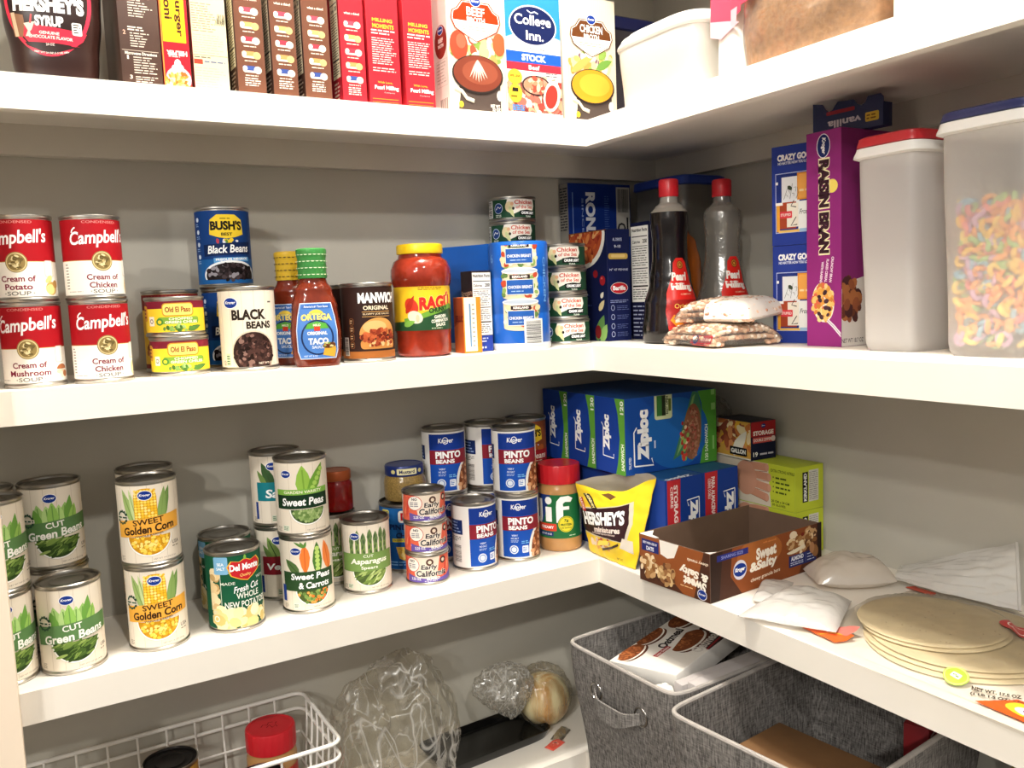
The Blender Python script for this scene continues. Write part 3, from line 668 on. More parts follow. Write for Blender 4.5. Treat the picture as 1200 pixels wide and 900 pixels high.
chl = tin('chile_tin', 'small yellow chopped green chiles tin, lower of the pair', 'tin can', .0373, .0512, art_chiles(), (-.935, -.143, TB), A(-.935, -.143, 6), 'green chiles tins')
dup(chl, (-.9375, -.143, TB+.0512), A(-.9375, -.143, 5), 'small yellow chopped green chiles tin, upper of the pair')
bb = tin('bean_tin', 'blue black beans tin with yellow logo on top of its stack', 'tin can', R0, H0, art_bush('black'), (-.8535, -.075, TB+H0), A(-.8535, -.075, 8), 'blue black beans tins')
dup(bb, (-.8515, -.075, TB), A(-.8515, -.075, 8), 'blue black beans tin half hidden behind the cream black beans tin')
tin('bean_tin', 'cream black beans tin with round blue logo at the shelf front', 'tin can', R0, H0, art_black(), (-.8465, -.154, TB), A(-.8465, -.154, 3))
mw = tin('sauce_tin', 'dark brown sloppy joe sauce tin with burger picture at the front', 'tin can', R0, H0, art_manwich(), (-.679, -.168, TB), A(-.679, -.168, 10), 'sloppy joe sauce tins')
dup(mw, (-.671, -.086, TB), A(-.671, -.086, 12), 'dark brown sloppy joe sauce tin half hidden behind its twin')
tu = tin('tuna_tin', 'green tuna tin, bottom of the four beside the blue pasta box', 'tin can', .0415, .0425, art_tuna(), (-.296, -.114, TB), A(-.296, -.114, 3), 'tuna tins')
for k, w in ((1, 'second from the bottom of the four'), (2, 'third from the bottom of the four'), (3, 'topmost of the four')): dup(tu, (-.2965-.0015*k, -.114, TB+.0425*k), A(-.296, -.114, 3-2*k), 'green tuna tin, %s beside the blue pasta box' % w)
for k, w in ((0, 'hidden bottom tuna tin'), (1, 'hidden second tuna tin'), (2, 'hidden third tuna tin'), (3, 'hidden fourth tuna tin'), (4, 'green tuna tin showing second from the top'), (5, 'green tuna tin with barcode on top')): dup(tu, (-.3545+(.0012 if k == 5 else 0), -.0435, TB+.0425*k), A(-.354, -.0435, 13 if k == 5 else 4), w+' of the stack behind the blue chicken pack')
# ---------------------------------------------------------------- jars and bottles
def interp(tab, z):
    if z <= tab[0][0]: return tab[0][1:]
    for p, q in zip(tab, tab[1:]):
        if z <= q[0]:
            t = (z-p[0])/(q[0]-p[0]); t = t*t*(3-2*t) if True else t
            return tuple(a+(b-a)*t for a, b in zip(p[1:], q[1:]))
    return tab[-1][1:]
def sup(a, hx, hy, n):
    c, s = math.cos(a), math.sin(a)
    return hx*math.copysign(abs(c)**(2/n), c), hy*math.copysign(abs(s)**(2/n), s)
def loft_bm(tab, n=56, steps=40, flute=None, cap0=True, cap1=True):
    """tab rows: height, half width, half depth, squareness"""
    bm = bmesh.new(); z0, z1 = tab[0][0], tab[-1][0]; rings = []
    zs = sorted(set([z0+(z1-z0)*k/steps for k in range(steps+1)]+[r[0] for r in tab]))
    for z in zs:
        hx, hy, e = interp(tab, z); ring = []
        for k in range(n):
            a = 2*PI*k/n; x, y = sup(a, hx, hy, e)
            if flute: f = flute(a, z); x *= f; y *= f
            ring.append(bm.verts.new((x, y, z)))
        rings.append(ring)
    for p, q in zip(rings, rings[1:]):
        for k in range(n): bm.faces.new((p[k], p[(k+1) % n], q[(k+1) % n], q[k]))
    if cap0: bm.faces.new(rings[0][::-1])
    if cap1: bm.faces.new(rings[-1])
    return bm
def on_loft(tab):
    """label map: u is the sideways distance, wrapped onto the front (-y) of the loft"""
    def f(u, v, h):
        hx, hy, e = interp(tab, v/1000); t = max(-.985, min(.985, u/1000/hx))
        return (u, -(hy*1000*(1-abs(t)**e)**(1/e)+.35+h), v)
    return f
def prof_cyl(r): return on_cyl(r*1000+.35)
def ribbed(r, z0, z1, n=60, amp=.0006, dome=.0):
    return lathe_bm([(r-.002, z0), (r-.0005, z0+.0006), (r, z0+.0015), (r, z1-.003), (r-.0012, z1-.0006), (r-.003, z1), (r*.86, z1), (r*.84, z1-.0008*(1 if dome == 0 else -1)), (0, z1-.0008)], 96,
                    sec=lambda a, q, z: ((q-(amp*(.5+.5*math.cos(a*n)) if z0+.001 < z < z1-.002 and q > r*.97 else 0))*math.cos(a), (q-(amp*(.5+.5*math.cos(a*n)) if z0+.001 < z < z1-.002 and q > r*.97 else 0))*math.sin(a)))

M_redlid = mat('red_plastic', '#c4202a', .32)
# tomato sauce jar
t = thing('sauce_jar', 'tomato pasta sauce jar with yellow lid and waisted shoulder', 'jar', (-.582, -.148, TB), A(-.582, -.148, 14))
RJ = [(0, .0), (.036, .0), (.0405, .003), (.0415, .008), (.0415, .036), (.0425, .040), (.0425, .104), (.0448, .110), (.0458, .121), (.0452, .131), (.0405, .143), (.0335, .148), (.0325, .153), (.0325, .156)]
obj('jar', lathe_bm(RJ, 64), mat('tomato_sauce_in_glass', '#8c2c1a', .10, noise=.25, scale=55, spec=.6), t)
obj('lid', ribbed(.0350, .1535, .1685, 44), mat('yellow_lid', '#f2c81c', .35), t)
a = Art(31); a.rect(-76, 40, 76, 106, '#f3c62a'); a.lines(-16, 99, 22, 104, 2, '#8a5a1a')
a.text('RAGÚ', 12, 83, 56, 24, '#cf2a22', .06, .1, .06, edge='#fbe38a', ew=.03)
a.poly([(-76, 40), (76, 40), (76, 60), (40, 72), (10, 64), (-20, 55), (-76, 52)], '#234a2c'); a.poly([(-40, 50), (-20, 55), (10, 64), (40, 72), (76, 60), (76, 66), (40, 79), (8, 72), (-24, 61), (-40, 58)], '#6fa33a')
a.text('CHUNKY', 16, 70.5, 34, 7.5, '#15301c', .05, .1, .12)
a.text('GARDEN', 18, 60, 22, 5, '#f6f4e6', .04, .1, .08); a.text('COMBINATION', 18, 54, 32, 5, '#f6f4e6', .04, .1, .08); a.text('SAUCE', 18, 48, 18, 5, '#f6f4e6', .04, .1, .08); a.lines(2, 41.5, 30, 44, 1, '#d9dcb8')
a.ell(-27, 76, 10, 13, '#cf3a24', 20, rot=.5); a.ell(-22, 60, 12, 9, '#f2e6cc', 20, rot=-.4); a.ell(-18, 58, 3, 6, '#dccaa4', 12); a.leaf(-40, 48, -22, 54, 9, '#7fb24a'); a.leaf(-36, 66, -22, 92, 9, '#b8301e')
a.build('label', prof_cyl(.0425), t, GLOSS, step=3)

# taco sauce bottles
TT = [(0, .0285, .0225, 3), (.003, .0305, .024, 3), (.012, .033, .025, 3), (.045, .0345, .026, 3.2), (.080, .0310, .0245, 3), (.104, .0255, .0215, 2.6), (.1165, .0190, .0180, 2.1), (.122, .0178, .0178, 2)]
def taco(label, loc, rz, capc, capmarks, g):
    t = thing('taco_sauce_bottle', label, 'bottle', loc, rz, g)
    obj('bottle', loft_bm(TT, flute=lambda q, z: 1-.008*max(0, math.sin(q*22+math.sin(z*900)*2)) if .092 < z < .106 else 1.0), mat('taco_sauce_in_glass', '#6b2513', .10, noise=.2, scale=60, spec=.6), t)
    c = obj('cap', lathe_bm([(.0, .1205), (.0196, .1205), (.0200, .122), (.0192, .131), (.0200, .134), (.0192, .146), (.0200, .150), (.0208, .1565), (.0205, .1595), (.0185, .161), (0, .161)], 48), mat('cap_'+capc[1:], capc, .3, noise=.06, scale=40), t)
    a = Art(33)
    for r_ in range(4):
        for k in range(-9, 10): a.ell(k*6.2+(r_ % 2)*3.1, 126+r_*9, 2.4, 1.1, capmarks, 10, a0=PI, a1=2*PI)
    a.build('cap_print', on_cyl(21.2), c, GLOSS, step=2.5)
    a = Art(34); L = [(-23, 12), (-26, 22), (-26.5, 50), (-24, 68), (-20, 86), (20, 86), (24, 68), (26.5, 50), (26, 22), (23, 12)]
    a.poly([(x*1.04, 49+(y-49)*1.03) for x, y in L], '#d9dff0'); a.poly(L, '#4d7fc9'); a.rect(-19, 79, 19, 85.5, '#3566b3'); a.text("America's #1 Taco Sauce", 0, 82, 32, 3.2, '#f0f4fb', .02, .1)
    a.ring(0, 40, 22, 24, 2.2, '#1c2c58', 30); a.ell(0, 71, 10, 7, '#f2d24a', 18, a0=0, a1=PI); a.text('ORTEGA', 0, 67, 41, 9, '#f7e27a', .05, arc=1.5, edge='#2b4a8c', ew=.05)
    a.poly([(-16, 52), (16, 52), (12, 59), (0, 62), (-12, 59)], '#59a83a'); a.text('MILD', 0, 57, 10, 3, '#f8f6da', .03); a.poly([(-4, 49), (4, 49), (4, 55), (-4, 55)], '#d9402a'); a.text('ORIGINAL', 0, 46, 27, 4.6, '#ffffff', .04); a.text('TACO', 1, 35, 27, 9, '#ffffff', .05); a.text('SAUCE', 0, 27, 16, 4, '#dfe8fb', .03)
    a.poly([(6, 16), (22, 12.5), (24.5, 24), (22, 33), (10, 30)], '#e2ad3c'); a.ell(15, 29, 9, 4, '#6b3a1e', 14, rot=.1); a.blobs(15, 30, 8, 3, 16, 1.7, 1.2, ['#7fb24a', '#e06a3a', '#f2dca0', '#5a2f18']); a.text('NET WT 8 OZ', -10, 15, 18, 2.4, '#dfe8fb', .01)
    a.build('label', on_loft(TT), t, GLOSS, step=2.5, vstep=6)
taco('taco sauce bottle with green capped neck at the shelf front', (-.7615, -.183, TB), A(-.7615, -.183, 4), '#3f8a44', '#dff0c8', 'taco sauce bottles')
taco('taco sauce bottle with yellow and black neck half behind its green capped twin', (-.774, -.118, TB), A(-.774, -.118, -24), '#caa52c', '#2a241a', 'taco sauce bottles')

# table syrup bottles, one full and one empty
SY = [(0, .0400, .0400, 2.3), (.004, .0440, .0440, 2.3), (.020, .0455, .0455, 2.3), (.060, .0420, .0420, 2.2), (.100, .0330, .0330, 2.1), (.140, .0282, .0282, 2), (.165, .0280, .0280, 2), (.198, .0305, .0305, 2), (.208, .0300, .0300, 2), (.217, .0225, .0225, 2), (.224, .0145, .0145, 2), (.234, .0138, .0138, 2)]
def syrup(label, loc, rz, full):
    t = thing('syrup_bottle', label, 'bottle', loc, rz, 'table syrup bottles')
    fl = lambda q, z: 1-.022*max(0.0, 1-abs((z-.12)/.095))*(.5+.5*math.cos(q*14))
    top = [r for r in SY if r[0] <= .209] if full else SY
    if full:
        obj('bottle', loft_bm(top, flute=fl), mat('dark_syrup_in_plastic', '#191311', .16, spec=.6), t)
        obj('neck', loft_bm([r for r in SY if r[0] >= .208], steps=10), mat('clear_neck', '#8f8a82', .2, spec=.6), t)
    else: obj('bottle', loft_bm(SY, flute=fl), film('sticky_clear_plastic', '#d3cec4', .30, .10, .2, .25, 60), t)
    obj('cap', ribbed(.0158, .2325, .2605, 36, .0007), M_redlid, t)
    a = Art(36)
    a.poly([(-27, 20), (-29, 45), (-25, 68), (-17, 84), (-13, 96), (-11, 108), (-6, 114), (6, 114), (11, 108), (13, 96), (17, 84), (25, 68), (29, 45), (27, 20)], '#d9271f')
    a.poly([(-27.4, 26), (-29, 45), (-26.5, 60), (26.5, 60), (29, 45), (27.4, 26)], '#a3201c')
    a.ell(0, 105, 5.5, 5.5, '#7a2a14', 16); a.ring(0, 105, 4.4, 4.4, 1, '#d99a3a', 14); a.ell(0, 105, 1.6, 2, '#d99a3a', 10)
    a.text('Pearl', -3, 90, 24, 11, '#fff8ee', .05); a.text('Milling', 1, 76, 36, 12, '#fff8ee', .05); a.text('COMPANY', 6, 67, 20, 2, '#f2c9a8', .01)
    a.text('Original', 0, 51, 33, 8, '#f2c65a', .01); a.poly([(-24, 34), (-18, 41), (-12, 39), (-6, 41), (0, 34), (-12, 22)], '#f08a1e'); a.text('SYRUP', 12, 34, 20, 5, '#fff8ee', .03)
    a.vmap(1.22, -4)
    a.build('label', on_loft([(z, x*1.004, y*1.004, e) for z, x, y, e in SY]), t, GLOSS, step=2.5, vstep=5)
    return t
syrup('full dark syrup bottle with red cap behind the dry bean bags', (-.2, -.277, TB), A(-.2, -.277, 30), True)
syrup('empty clear syrup bottle with red cap behind the dry bean bags', (-.106, -.299, TB), A(-.106, -.299, 36), False)
t = thing('honey_bottle', 'amber bottle of which a strip shows between the two syrup bottles', 'bottle', (-.1235, -.2120, TB), 0)
obj('bottle', loft_bm([(0, .034, .034, 2.2), (.01, .037, .037, 2.2), (.13, .037, .037, 2.1), (.165, .030, .030, 2), (.185, .016, .016, 2), (.195, .015, .015, 2)], steps=24), mat('amber_syrup', '#a5561c', .12, noise=.12, scale=30, spec=.6), t)
obj('cap', ribbed(.0165, .194, .212, 30), mat('amber_cap', '#7a4a20', .4), t)

# peanut butter jar
def pb_jar(label, loc, rz, printed=True):
    t = thing('peanut_butter_jar', label, 'jar', loc, rz)
    obj('jar', lathe_bm([(0, 0), (.033, 0), (.0362, .002), (.0376, .008), (.0378, .022), (.0372, .026), (.0372, .098), (.0374, .104), (.0360, .110), (.0345, .114), (.0338, .122), (0, .122)], 64), mat('peanut_butter_in_plastic', '#b98a56', .22, noise=.08, scale=45, spec=.5), t)
    obj('lid', ribbed(.0372, .117, .150, 72, .0007), M_redlid, t)
    a = Art(38)
    if printed:
        a.rect(-116, 24, 116, 100, '#1f6b3c'); a.poly([(-60, 48), (-18, 52), (-2, 100), (-60, 100)], '#1c3578')
        a.text('J', -27, 70, 14, 44, '#ffffff', .08); a.rrect(-12, 53, 0, 79, 1, '#ffffff'); a.ell(-6, 90, 6.6, 6.6, '#f4f4f4', 20)
        a.poly([(8, 52), (20, 52), (20, 74), (31, 74), (31, 80), (20, 80), (20, 85), (24, 88), (34, 87), (38, 93), (30, 98), (16, 97), (9, 89), (8, 80)], '#ffffff')
        a.rrect(-40, 37, 8, 50, 2, '#d9432a'); a.text('CREAMY', -10, 43.5, 26, 5, '#ffffff', .03); a.rect(-40, 28, 2, 35.5, '#1c3578'); a.text('NET WT 16 OZ', -12, 31.6, 22, 3, '#ffffff', .02)
        a.ell(25, 49, 15, 15, '#2f7a42', 26); a.ell(25, 49, 14, 14, '#ecd93a', 26); a.ring(25, 49, 12.8, 12.8, .7, '#3f7a2c', 26); a.text('7g', 25, 55, 8, 6, '#2f5a2a', .03); a.text('PROTEIN', 25, 48, 20, 4.2, '#2f5a2a', .04); a.text('PER SERVING', 25, 42.5, 18, 2.4, '#2f5a2a', .02)
        a.lines(30, 27.5, 46, 30, 1, '#d9e6d2'); a.facts(58, 28, 96, 96)
        a.build('label', prof_cyl(.0372), t, GLOSS, step=3)
    return t
pb_jar('peanut butter jar with red lid and green label beside the pinto beans', (-.3235, -.1165, TC), A(-.3235, -.1165, -22))
# pimiento jar
t = thing('pimiento_jar', 'small dark red jar with copper lid on the rear asparagus tin', 'jar', (-.700, -.043, TC+H0), 0)
obj('jar', lathe_bm([(0, 0), (.022, 0), (.0252, .002), (.0258, .006), (.0258, .040), (.0250, .045), (.0225, .048), (.0222, .052), (0, .052)], 48), mat('pimiento_in_glass', '#7f1210', .08, noise=.2, scale=70, spec=.6), t)
obj('lid', ribbed(.0242, .0495, .0655, 50, .0004), mat('copper_lid', '#a8532a', .35, .4), t)
# mustard jar
t = thing('mustard_jar', 'squat grainy mustard jar with dark blue lid on the pineapple tin', 'jar', (-.583, -.046, TC+.113), A(-.583, -.046, 8))
obj('jar', lathe_bm([(0, 0), (.029, 0), (.0335, .003), (.0348, .010), (.0348, .030), (.0335, .037), (.0310, .041), (.0308, .046), (0, .046)], 56), mat('grainy_mustard', '#8d7442', .14, noise=.35, scale=420, spec=.6), t)
ml = obj('lid', ribbed(.0322, .0425, .0600, 60, .0003), mat('navy_lid', '#1d2f6e', .3, .2), t)
a = Art(39); a.rrect(-17, 46, 17, 56, 1.5, '#e4dcae'); a.text('Mustard', 0, 51, 26, 6, '#26305a', .03); a.ell(24, 51, 4, 3.4, '#d9cf8a', 12); a.ell(-24, 51, 4, 3.4, '#d9cf8a', 12)
a.build('lid_print', on_cyl(32.3), ml, GLOSS, step=2.5)
# chocolate syrup bottle on the top shelf
CS = [(0, .0400, .0260, 2.5), (.004, .0440, .0285, 2.5), (.030, .0465, .0305, 2.5), (.075, .0520, .0330, 2.5), (.125, .0545, .0345, 2.5), (.160, .0480, .0320, 2.4), (.185, .0300, .0250, 2.2), (.200, .0190, .0190, 2), (.206, .0180, .0180, 2)]
t = thing('chocolate_syrup_bottle', 'big dark brown chocolate syrup squeeze bottle on the top shelf', 'bottle', (-1.0515, -.166, TA), A(-1.0515, -.166, -3)-.10)
obj('bottle', loft_bm(CS), mat('chocolate_bottle', '#2d1915', .28, spec=.5), t)
obj('cap', lathe_bm([(.0, .203), (.021, .203), (.0215, .206), (.0205, .222), (.010, .230), (.006, .244), (0, .244)], 40), mat('brown_cap', '#3a211a', .35), t)
a = Art(40); a.ell(0, 92, 45.5, 66, '#e0304a', 44); a.ell(0, 92, 42, 62, '#2b1a18', 44)
a.poly([(-38.5, 64), (38.5, 54), (34, 45), (28, 40), (-22.5, 42), (-29, 50)], '#d92f45'); a.poly([(-23, 44), (31, 38.5), (24, 40), (0, 43)], '#d92f45')
a.poly([(-27, 42), (31, 38), (26, 37), (0, 28), (-24, 38)], '#2b1a18')
a.text("HERSHEY'S", 1, 84, 74, 19, '#ffffff', .06, 0, -.03); a.text('SYRUP', 1, 65, 30, 12, '#ffffff', .05, 0, -.03); a.text('GENUINE', 0, 52, 21, 3.4, '#fbe6e2', .03, 0, -.06); a.text('CHOCOLATE FLAVOR', 1, 47.2, 46, 3.6, '#fbe6e2', .03, 0, -.06)
a.text('24 OZ', 0, 39.5, 9, 2.8, '#f0e2da', .02); a.text('NET WT 24 OZ (1.5 LB) 680g', 1, 31.6, 36, 2.6, '#f0e2da', .02, arc=-2)
a.poly([(-40, 74), (-26, 71), (-25, 62), (-28, 47), (-37, 48)], '#8a6248'); a.poly([(-39, 74), (-35, 74), (-32, 48), (-36, 48)], '#cfb698'); a.poly([(-26, 62), (-14, 64), (-18, 55), (-20, 53), (-19, 48), (-25, 48), (-22, 54)], '#e9d9c6'); a.stroke([(-19, 62), (-17, 72)], 2, '#c23a3a')
a.rrect(24, 51, 34, 65, 2, '#f3efe8'); a.lines(25.5, 53, 32.5, 64, 4, '#4a3a34')
a.build('label', on_loft(CS), t, GLOSS, step=3, vstep=6)
# ---------------------------------------------------------------- cartons
M_card = mat('grey_card', '#8f7a62', .7, noise=.08, scale=40)
def carton(name, label, cat, loc, rz, w, d, h, col, faces, group=None, bev=.0009, m=None):
    """faces: dict of side -> artwork; sides front (-y), left (-x), right (+x), top. loc is the middle of the base"""
    t = thing(name, label, cat, loc, rz, group)
    obj('carton', box_bm(-w/2, w/2, -d/2, d/2, 0, h, bev), m or mat('carton_'+col[1:], col, .5, noise=.03, scale=30), t)
    W, Dp, H = w*1000, d*1000, h*1000
    for s, a in faces.items():
        if s == 'front': a.build('front_panel', on_front(-Dp/2-.05), t, clip=(-W/2+.6, .6, W/2-.6, H-.6))
        elif s == 'left': a.build('side_panel', on_left(-W/2-.05), t, clip=(-Dp/2+.6, .6, Dp/2-.6, H-.6))
        elif s == 'right': a.build('side_panel', on_right(W/2+.05), t, clip=(-Dp/2+.6, .6, Dp/2-.6, H-.6))
        elif s == 'top': a.build('top_panel', on_top(H+.05), t, clip=(-W/2+.6, -Dp/2+.6, W/2-.6, Dp/2-.6))
    return t
def bx(x0, x1, y0, y1): return ((x0+x1)/2, (y0+y1)/2), x1-x0, y1-y0
def carton_at(name, label, cat, x0, x1, y0, y1, z, h, col, faces, group=None, rz=0.0):
    (cx, cy), w, d = bx(x0, x1, y0, y1)
    return carton(name, label, cat, (cx, cy, z), rz, w, d, h, col, faces, group)

# --- top shelf: mixes and broths (front faces near the shelf edge)
FY, BY = -.2000, -.0650
def art_directions():
    a = Art(51); y = 105
    a.text('1', -16, 104, 2, 5, '#e9ddd0', .02); a.lines(-11, 80, 17, 108, 9, '#d9cbbd', .4, .5); a.lines(-13, 64, 12, 70, 2, '#e9ddd0', .5)
    a.text('2', -17, 62, 3, 5, '#e9b8a0', .02); a.lines(-11, 45, 17, 63, 6, '#d9cbbd', .4, .5); a.rect(-21, 41, 20, 41.6, '#cfc0b0'); a.text('Microwave Directions', 0, 38, 36, 3.6, '#f0e6da', .03)
    a.text('1', -15, 33, 2, 4.6, '#e9ddd0', .02); a.lines(-9, 14, 18, 35, 7, '#d9cbbd', .4, .4); a.text('3', -13, 10, 3, 4.6, '#e9ddd0', .02); a.lines(-8, 1, 18, 12, 4, '#d9cbbd', .4, .3); return a
carton_at('dinner_mix_box', 'dark brown box end with white cooking directions beside the chocolate syrup', 'box', -.9845, -.9385, FY, BY, TA, .190, '#4a3228', {'front': art_directions()})
a = Art(52); a.rect(-17, 0, 17, 200, '#b01f2c'); a.rect(-14, 56, 13, 200, '#f2bf24'); a.rect(-17, 0, -14.5, 200, '#d98a3a')
a.text('Hamburger', 5.5, 108, 90, 9.5, '#4a2418', .03, rot=-PI/2); a.text('Macaroni', -6, 118, 70, 9, '#4a2418', .03, rot=-PI/2); a.text('HELPER', 1, 43, 24, 6, '#fff4ea', .05, rot=PI)
a.lines(-9, 37.5, 11, 40, 1, '#f0d0c8'); a.ell(1, 12, 15, 15, '#b8b8c2', 20); a.ell(1, 30, 4, 6, '#e9eaf2', 14); a.ell(4, 25, 4, 5, '#cfd3e2', 14); a.ell(-3, 24, 3.6, 5, '#dfe2ee', 14); a.blobs(1, 8, 15, 12, 70, 3, 1.6, ['#e9b45a', '#d98f3a', '#f2cf86', '#b8662a', '#f0dca8'])
carton_at('dinner_mix_box', 'narrow red and yellow box with lettering running down its spine', 'box', -.9375, -.9045, FY, BY, TA, .188, '#a81f2a', {'front': a})
a = Art(53); a.rect(-30, 0, 30, 200, '#e0d3ab'); a.lines(-20, 72, 12, 108, 12, '#8f846a', .35, .4); a.lines(-20, 46, 20, 70, 8, '#b8ad92', .3, .4); a.rect(-21, 44, 21, 44.6, '#6a6252'); a.lines(-20, 40, 0, 43, 1, '#6a6252', .5); a.rrect(-21, 33, -10, 39, .6, '#c2402f'); a.lines(-8, 35, 18, 38, 1, '#5f6a8a', .6, .05); a.lines(-20, 4, 18, 30, 8, '#b8ad92', .3, .4)
for k in range(6): a.stroke([(8+k*2, 82), (9+k*2, 88+k % 3*3), (11+k*2, 84), (12+k*2, 96)], .7, '#5f5848')
b = Art(54); b.rect(-70, 0, 70, 200, '#a82a34'); b.rect(50, 0, 60, 200, '#efe3c4')
carton_at('rice_mix_box', 'cream box side with fine print and a small red tab', 'box', -.9010, -.8585, FY, BY, TA, .192, '#efe5c6', {'front': a, 'left': b})
def art_mix(bg, seed, w):
    a = Art(seed); a.rect(-w, 0, w, 200, bg); cols = ['#c8485a', '#d9a86a', '#b83a4a', '#c9955a', '#3a4f92']
    a.text('what a thing!', 1, 106, 22, 4, '#f3e9dc', .02)
    for i in range(5):
        y = 92-i*17.5; a.rrect(-11, y-3.5, 12, y+4, 3, '#e9dccb'); a.rrect(-11, y-1, 6, y+4.6, 2, cols[i]); a.ell(8, y, 5, 4.6, '#efe2d0' if i % 2 == 0 else '#d9b27a', 14); a.ell(-8, y+1.5, 3, 3, '#f4ece2', 10); a.lines(-8, y-8, 9, y-6, 1, '#e9dccb', .6, .1)
    a.lines(-9, 2, 11, 13, 4, '#f0e4d6', .45, .2); a.vmap(1.04, 9); a.rect(-w, -2, w, 10, bg); return a
def art_side(bg, seed):
    a = Art(seed); a.rect(-70, 0, 70, 200, bg); a.facts(34, 36, 62, 150, bg='#efe4c4'); a.lines(36, 6, 60, 32, 5, '#e0cdb8'); return a
mx = []
for i, (x0, x1, lb) in enumerate(((-.8480, -.8115, 'brown dessert mix box with five tiny product pictures, beside the cream box'), (-.8025, -.7690, 'brown dessert mix box with tiny pictures, between its two brown twins'), (-.7600, -.7230, 'brown dessert mix box with tiny pictures, next to the red ones'))):
    mx.append(carton_at('dessert_mix_box', lb, 'box', x0, x1, FY, BY, TA, .186, '#5a3a2c', {'front': art_mix('#6b4433', 55+i, 20), 'left': art_side('#4a2f26', 60+i)}, 'brown dessert mix boxes'))
carton_at('pancake_mix_box', 'red mix box with five tiny product pictures and pale nutrition side', 'box', -.7080, -.6730, FY, BY, TA, .192, '#b3202c', {'front': art_mix('#c42733', 64, 20), 'left': art_side('#a81c2a', 65)})
for i, (x0, x1, lb) in enumerate(((-.6690, -.6215, 'red pancake mix box side with white story text, beside the picture one'), (-.6140, -.5680, 'red pancake mix box side with white story text, beside the beef broth'))):
    a = Art(66+i); a.rect(-26, 0, 26, 200, '#cf2733'); a.text('MILLING', 0, 116, 30, 5, '#f2b03a', .04); a.text('MOMENTS', 1, 108, 32, 6, '#f2b03a', .04); a.lines(-17, 96, 19, 104, 2, '#f6d9d4', .45, .3); a.lines(-17, 56, 19, 93, 12, '#f2cdc8', .4, .25); a.lines(-17, 46, 19, 53, 2, '#f2cdc8', .4, .3)
    a.text('With Love,', 0, 32, 22, 3.4, '#f2b03a', .02); a.text('Pearl Milling', 2, 24.5, 36, 7, '#fffaf2', .04); a.text('Company', 6, 18.5, 16, 2, '#f2cdc8'); a.rect(-20, 9, 19, 10, '#f08a2a'); a.rect(-20, 5, 19, 5.6, '#f08a2a')
    carton_at('pancake_mix_box', lb, 'box', x0, x1, FY, BY, TA, .196, '#c22430', {'front': a})
def art_broth(kind):
    a = Art(70 if kind == 'BEEF' else 71); beef = kind == 'BEEF'; a.rect(-50, 0, 50, 200, '#dcd0ba')
    for k in range(-48, 49, 3): a.rect(k, 60, k+.5, 200, '#cfc3ad')
    a.blobs(0, 74, 44, 17, 60, 8, 5, ['#c9503a', '#e2c48a', '#a8c070', '#d99a5a', '#efe3c6', '#7f9a4a'] if beef else ['#e9c06a', '#f0d89a', '#8fae52', '#d99f50', '#f2e8cc', '#7a5a6a'])
    if beef: a.ell(-30, 78, 15, 18, '#a8452f', 22); a.ell(-26, 83, 8, 9, '#bf6048', 18); a.ell(38, 84, 11, 14, '#cf5a36', 20)
    else: a.leaf(-40, 62, 6, 88, 12, '#f0a85a'); a.leaf(10, 70, 40, 82, 12, '#6f9a45')
    a.ell(-4, 88, 8, 6, '#f6efe2', 16)
    o = '#a8340f' if beef else '#663a1c'
    for q, c in ((1.05, o), (1.0, '#fbf7f0'), (.96, o)): a.poly([(x*q, 110+y*q*.9) for x, y in ((-40, 0), (-38, 10), (-30, 14), (-22, 24), (22, 24), (30, 14), (38, 10), (40, 0), (34, -12), (14, -22), (0, -28), (-14, -22), (-34, -12))], c)
    a.poly([(x*.93, 110+y*.84) for x, y in ((-40, -2), (40, -2), (34, -12), (14, -22), (0, -28), (-14, -22), (-34, -12))], '#fbf7f0')
    store_logo(a, 0, 133, 18); a.text(kind, 0, 120.5, 30 if beef else 44, 10.5, '#fffaf2', .03); a.text('BROTH', 0, 110.5, 30, 6.5, '#fffaf2', .03); a.lines(-24, 97, 24, 103, 2, '#a89a86', .4, .1)
    a.poly([(-38, 0), (-38, 42), (38, 42), (38, 0)], '#4d423d'); a.poly([(-45, 0), (-45, 45), (-36, 45), (-30, 20), (-34, 0)], '#e6dccb' if beef else '#efe6cc')
    a.ell(0, 44, 43, 24, '#2f2725', 34); a.ell(0, 45, 40.5, 22, '#7a3a2a' if beef else '#d9962a', 34); a.ell(4, 47, 30, 15, '#8f4a36' if beef else '#e3aa3c', 28)
    if beef:
        for k in range(7): a.leaf(0, 62, -14+k*5, 34+abs(k-3)*2, 3, '#e3c9ba')
    a.stroke([(-40, 26), (-28, 22), (-20, 14), (-8, 11)], 5, '#cdbfa8'); a.stroke([(-40, 27), (-28, 23), (-20, 15), (-8, 12)], 2.6, '#f3ead8')
    a.ell(36, 20, 5, 6.5, '#f4efe6', 16); a.text('NET WT', 28, 7, 16, 4, '#f4efe6', .03); a.text('32 OZ', 30, 2.6, 14, 4, '#f4efe6', .03); a.ell(-30, 6, 4, 4, '#f2c63a', 12); return a.vmap(1.17, 5)
def art_broth_side():
    a = Art(72); a.rect(-40, 0, 40, 200, '#e9e0d4'); a.ell(10, 104, 20, 24, '#8f2f26', 22); store_logo(a, 10, 120, 18); a.text('BEEF', 10, 106, 16, 6, '#f3e6da', .04); a.text('BROTH', 10, 98, 18, 5, '#f3e6da', .04)
    a.frame(-8, 40, 28, 78, .7, '#cbbfb0'); a.lines(-6, 44, 26, 76, 7, '#c2b5a5', .35, .4)
    for k in range(5): a.rect(2+k*5, 0, 5+k*5, 22, '#8f857a')
    return a
carton_at('broth_carton', 'beef broth carton with orange badge and pot of dark broth', 'carton', -.5450, -.4490, FY, -.136, TA, .195, '#ece4d8', {'front': art_broth('BEEF'), 'left': art_broth_side()}, 'broth cartons')
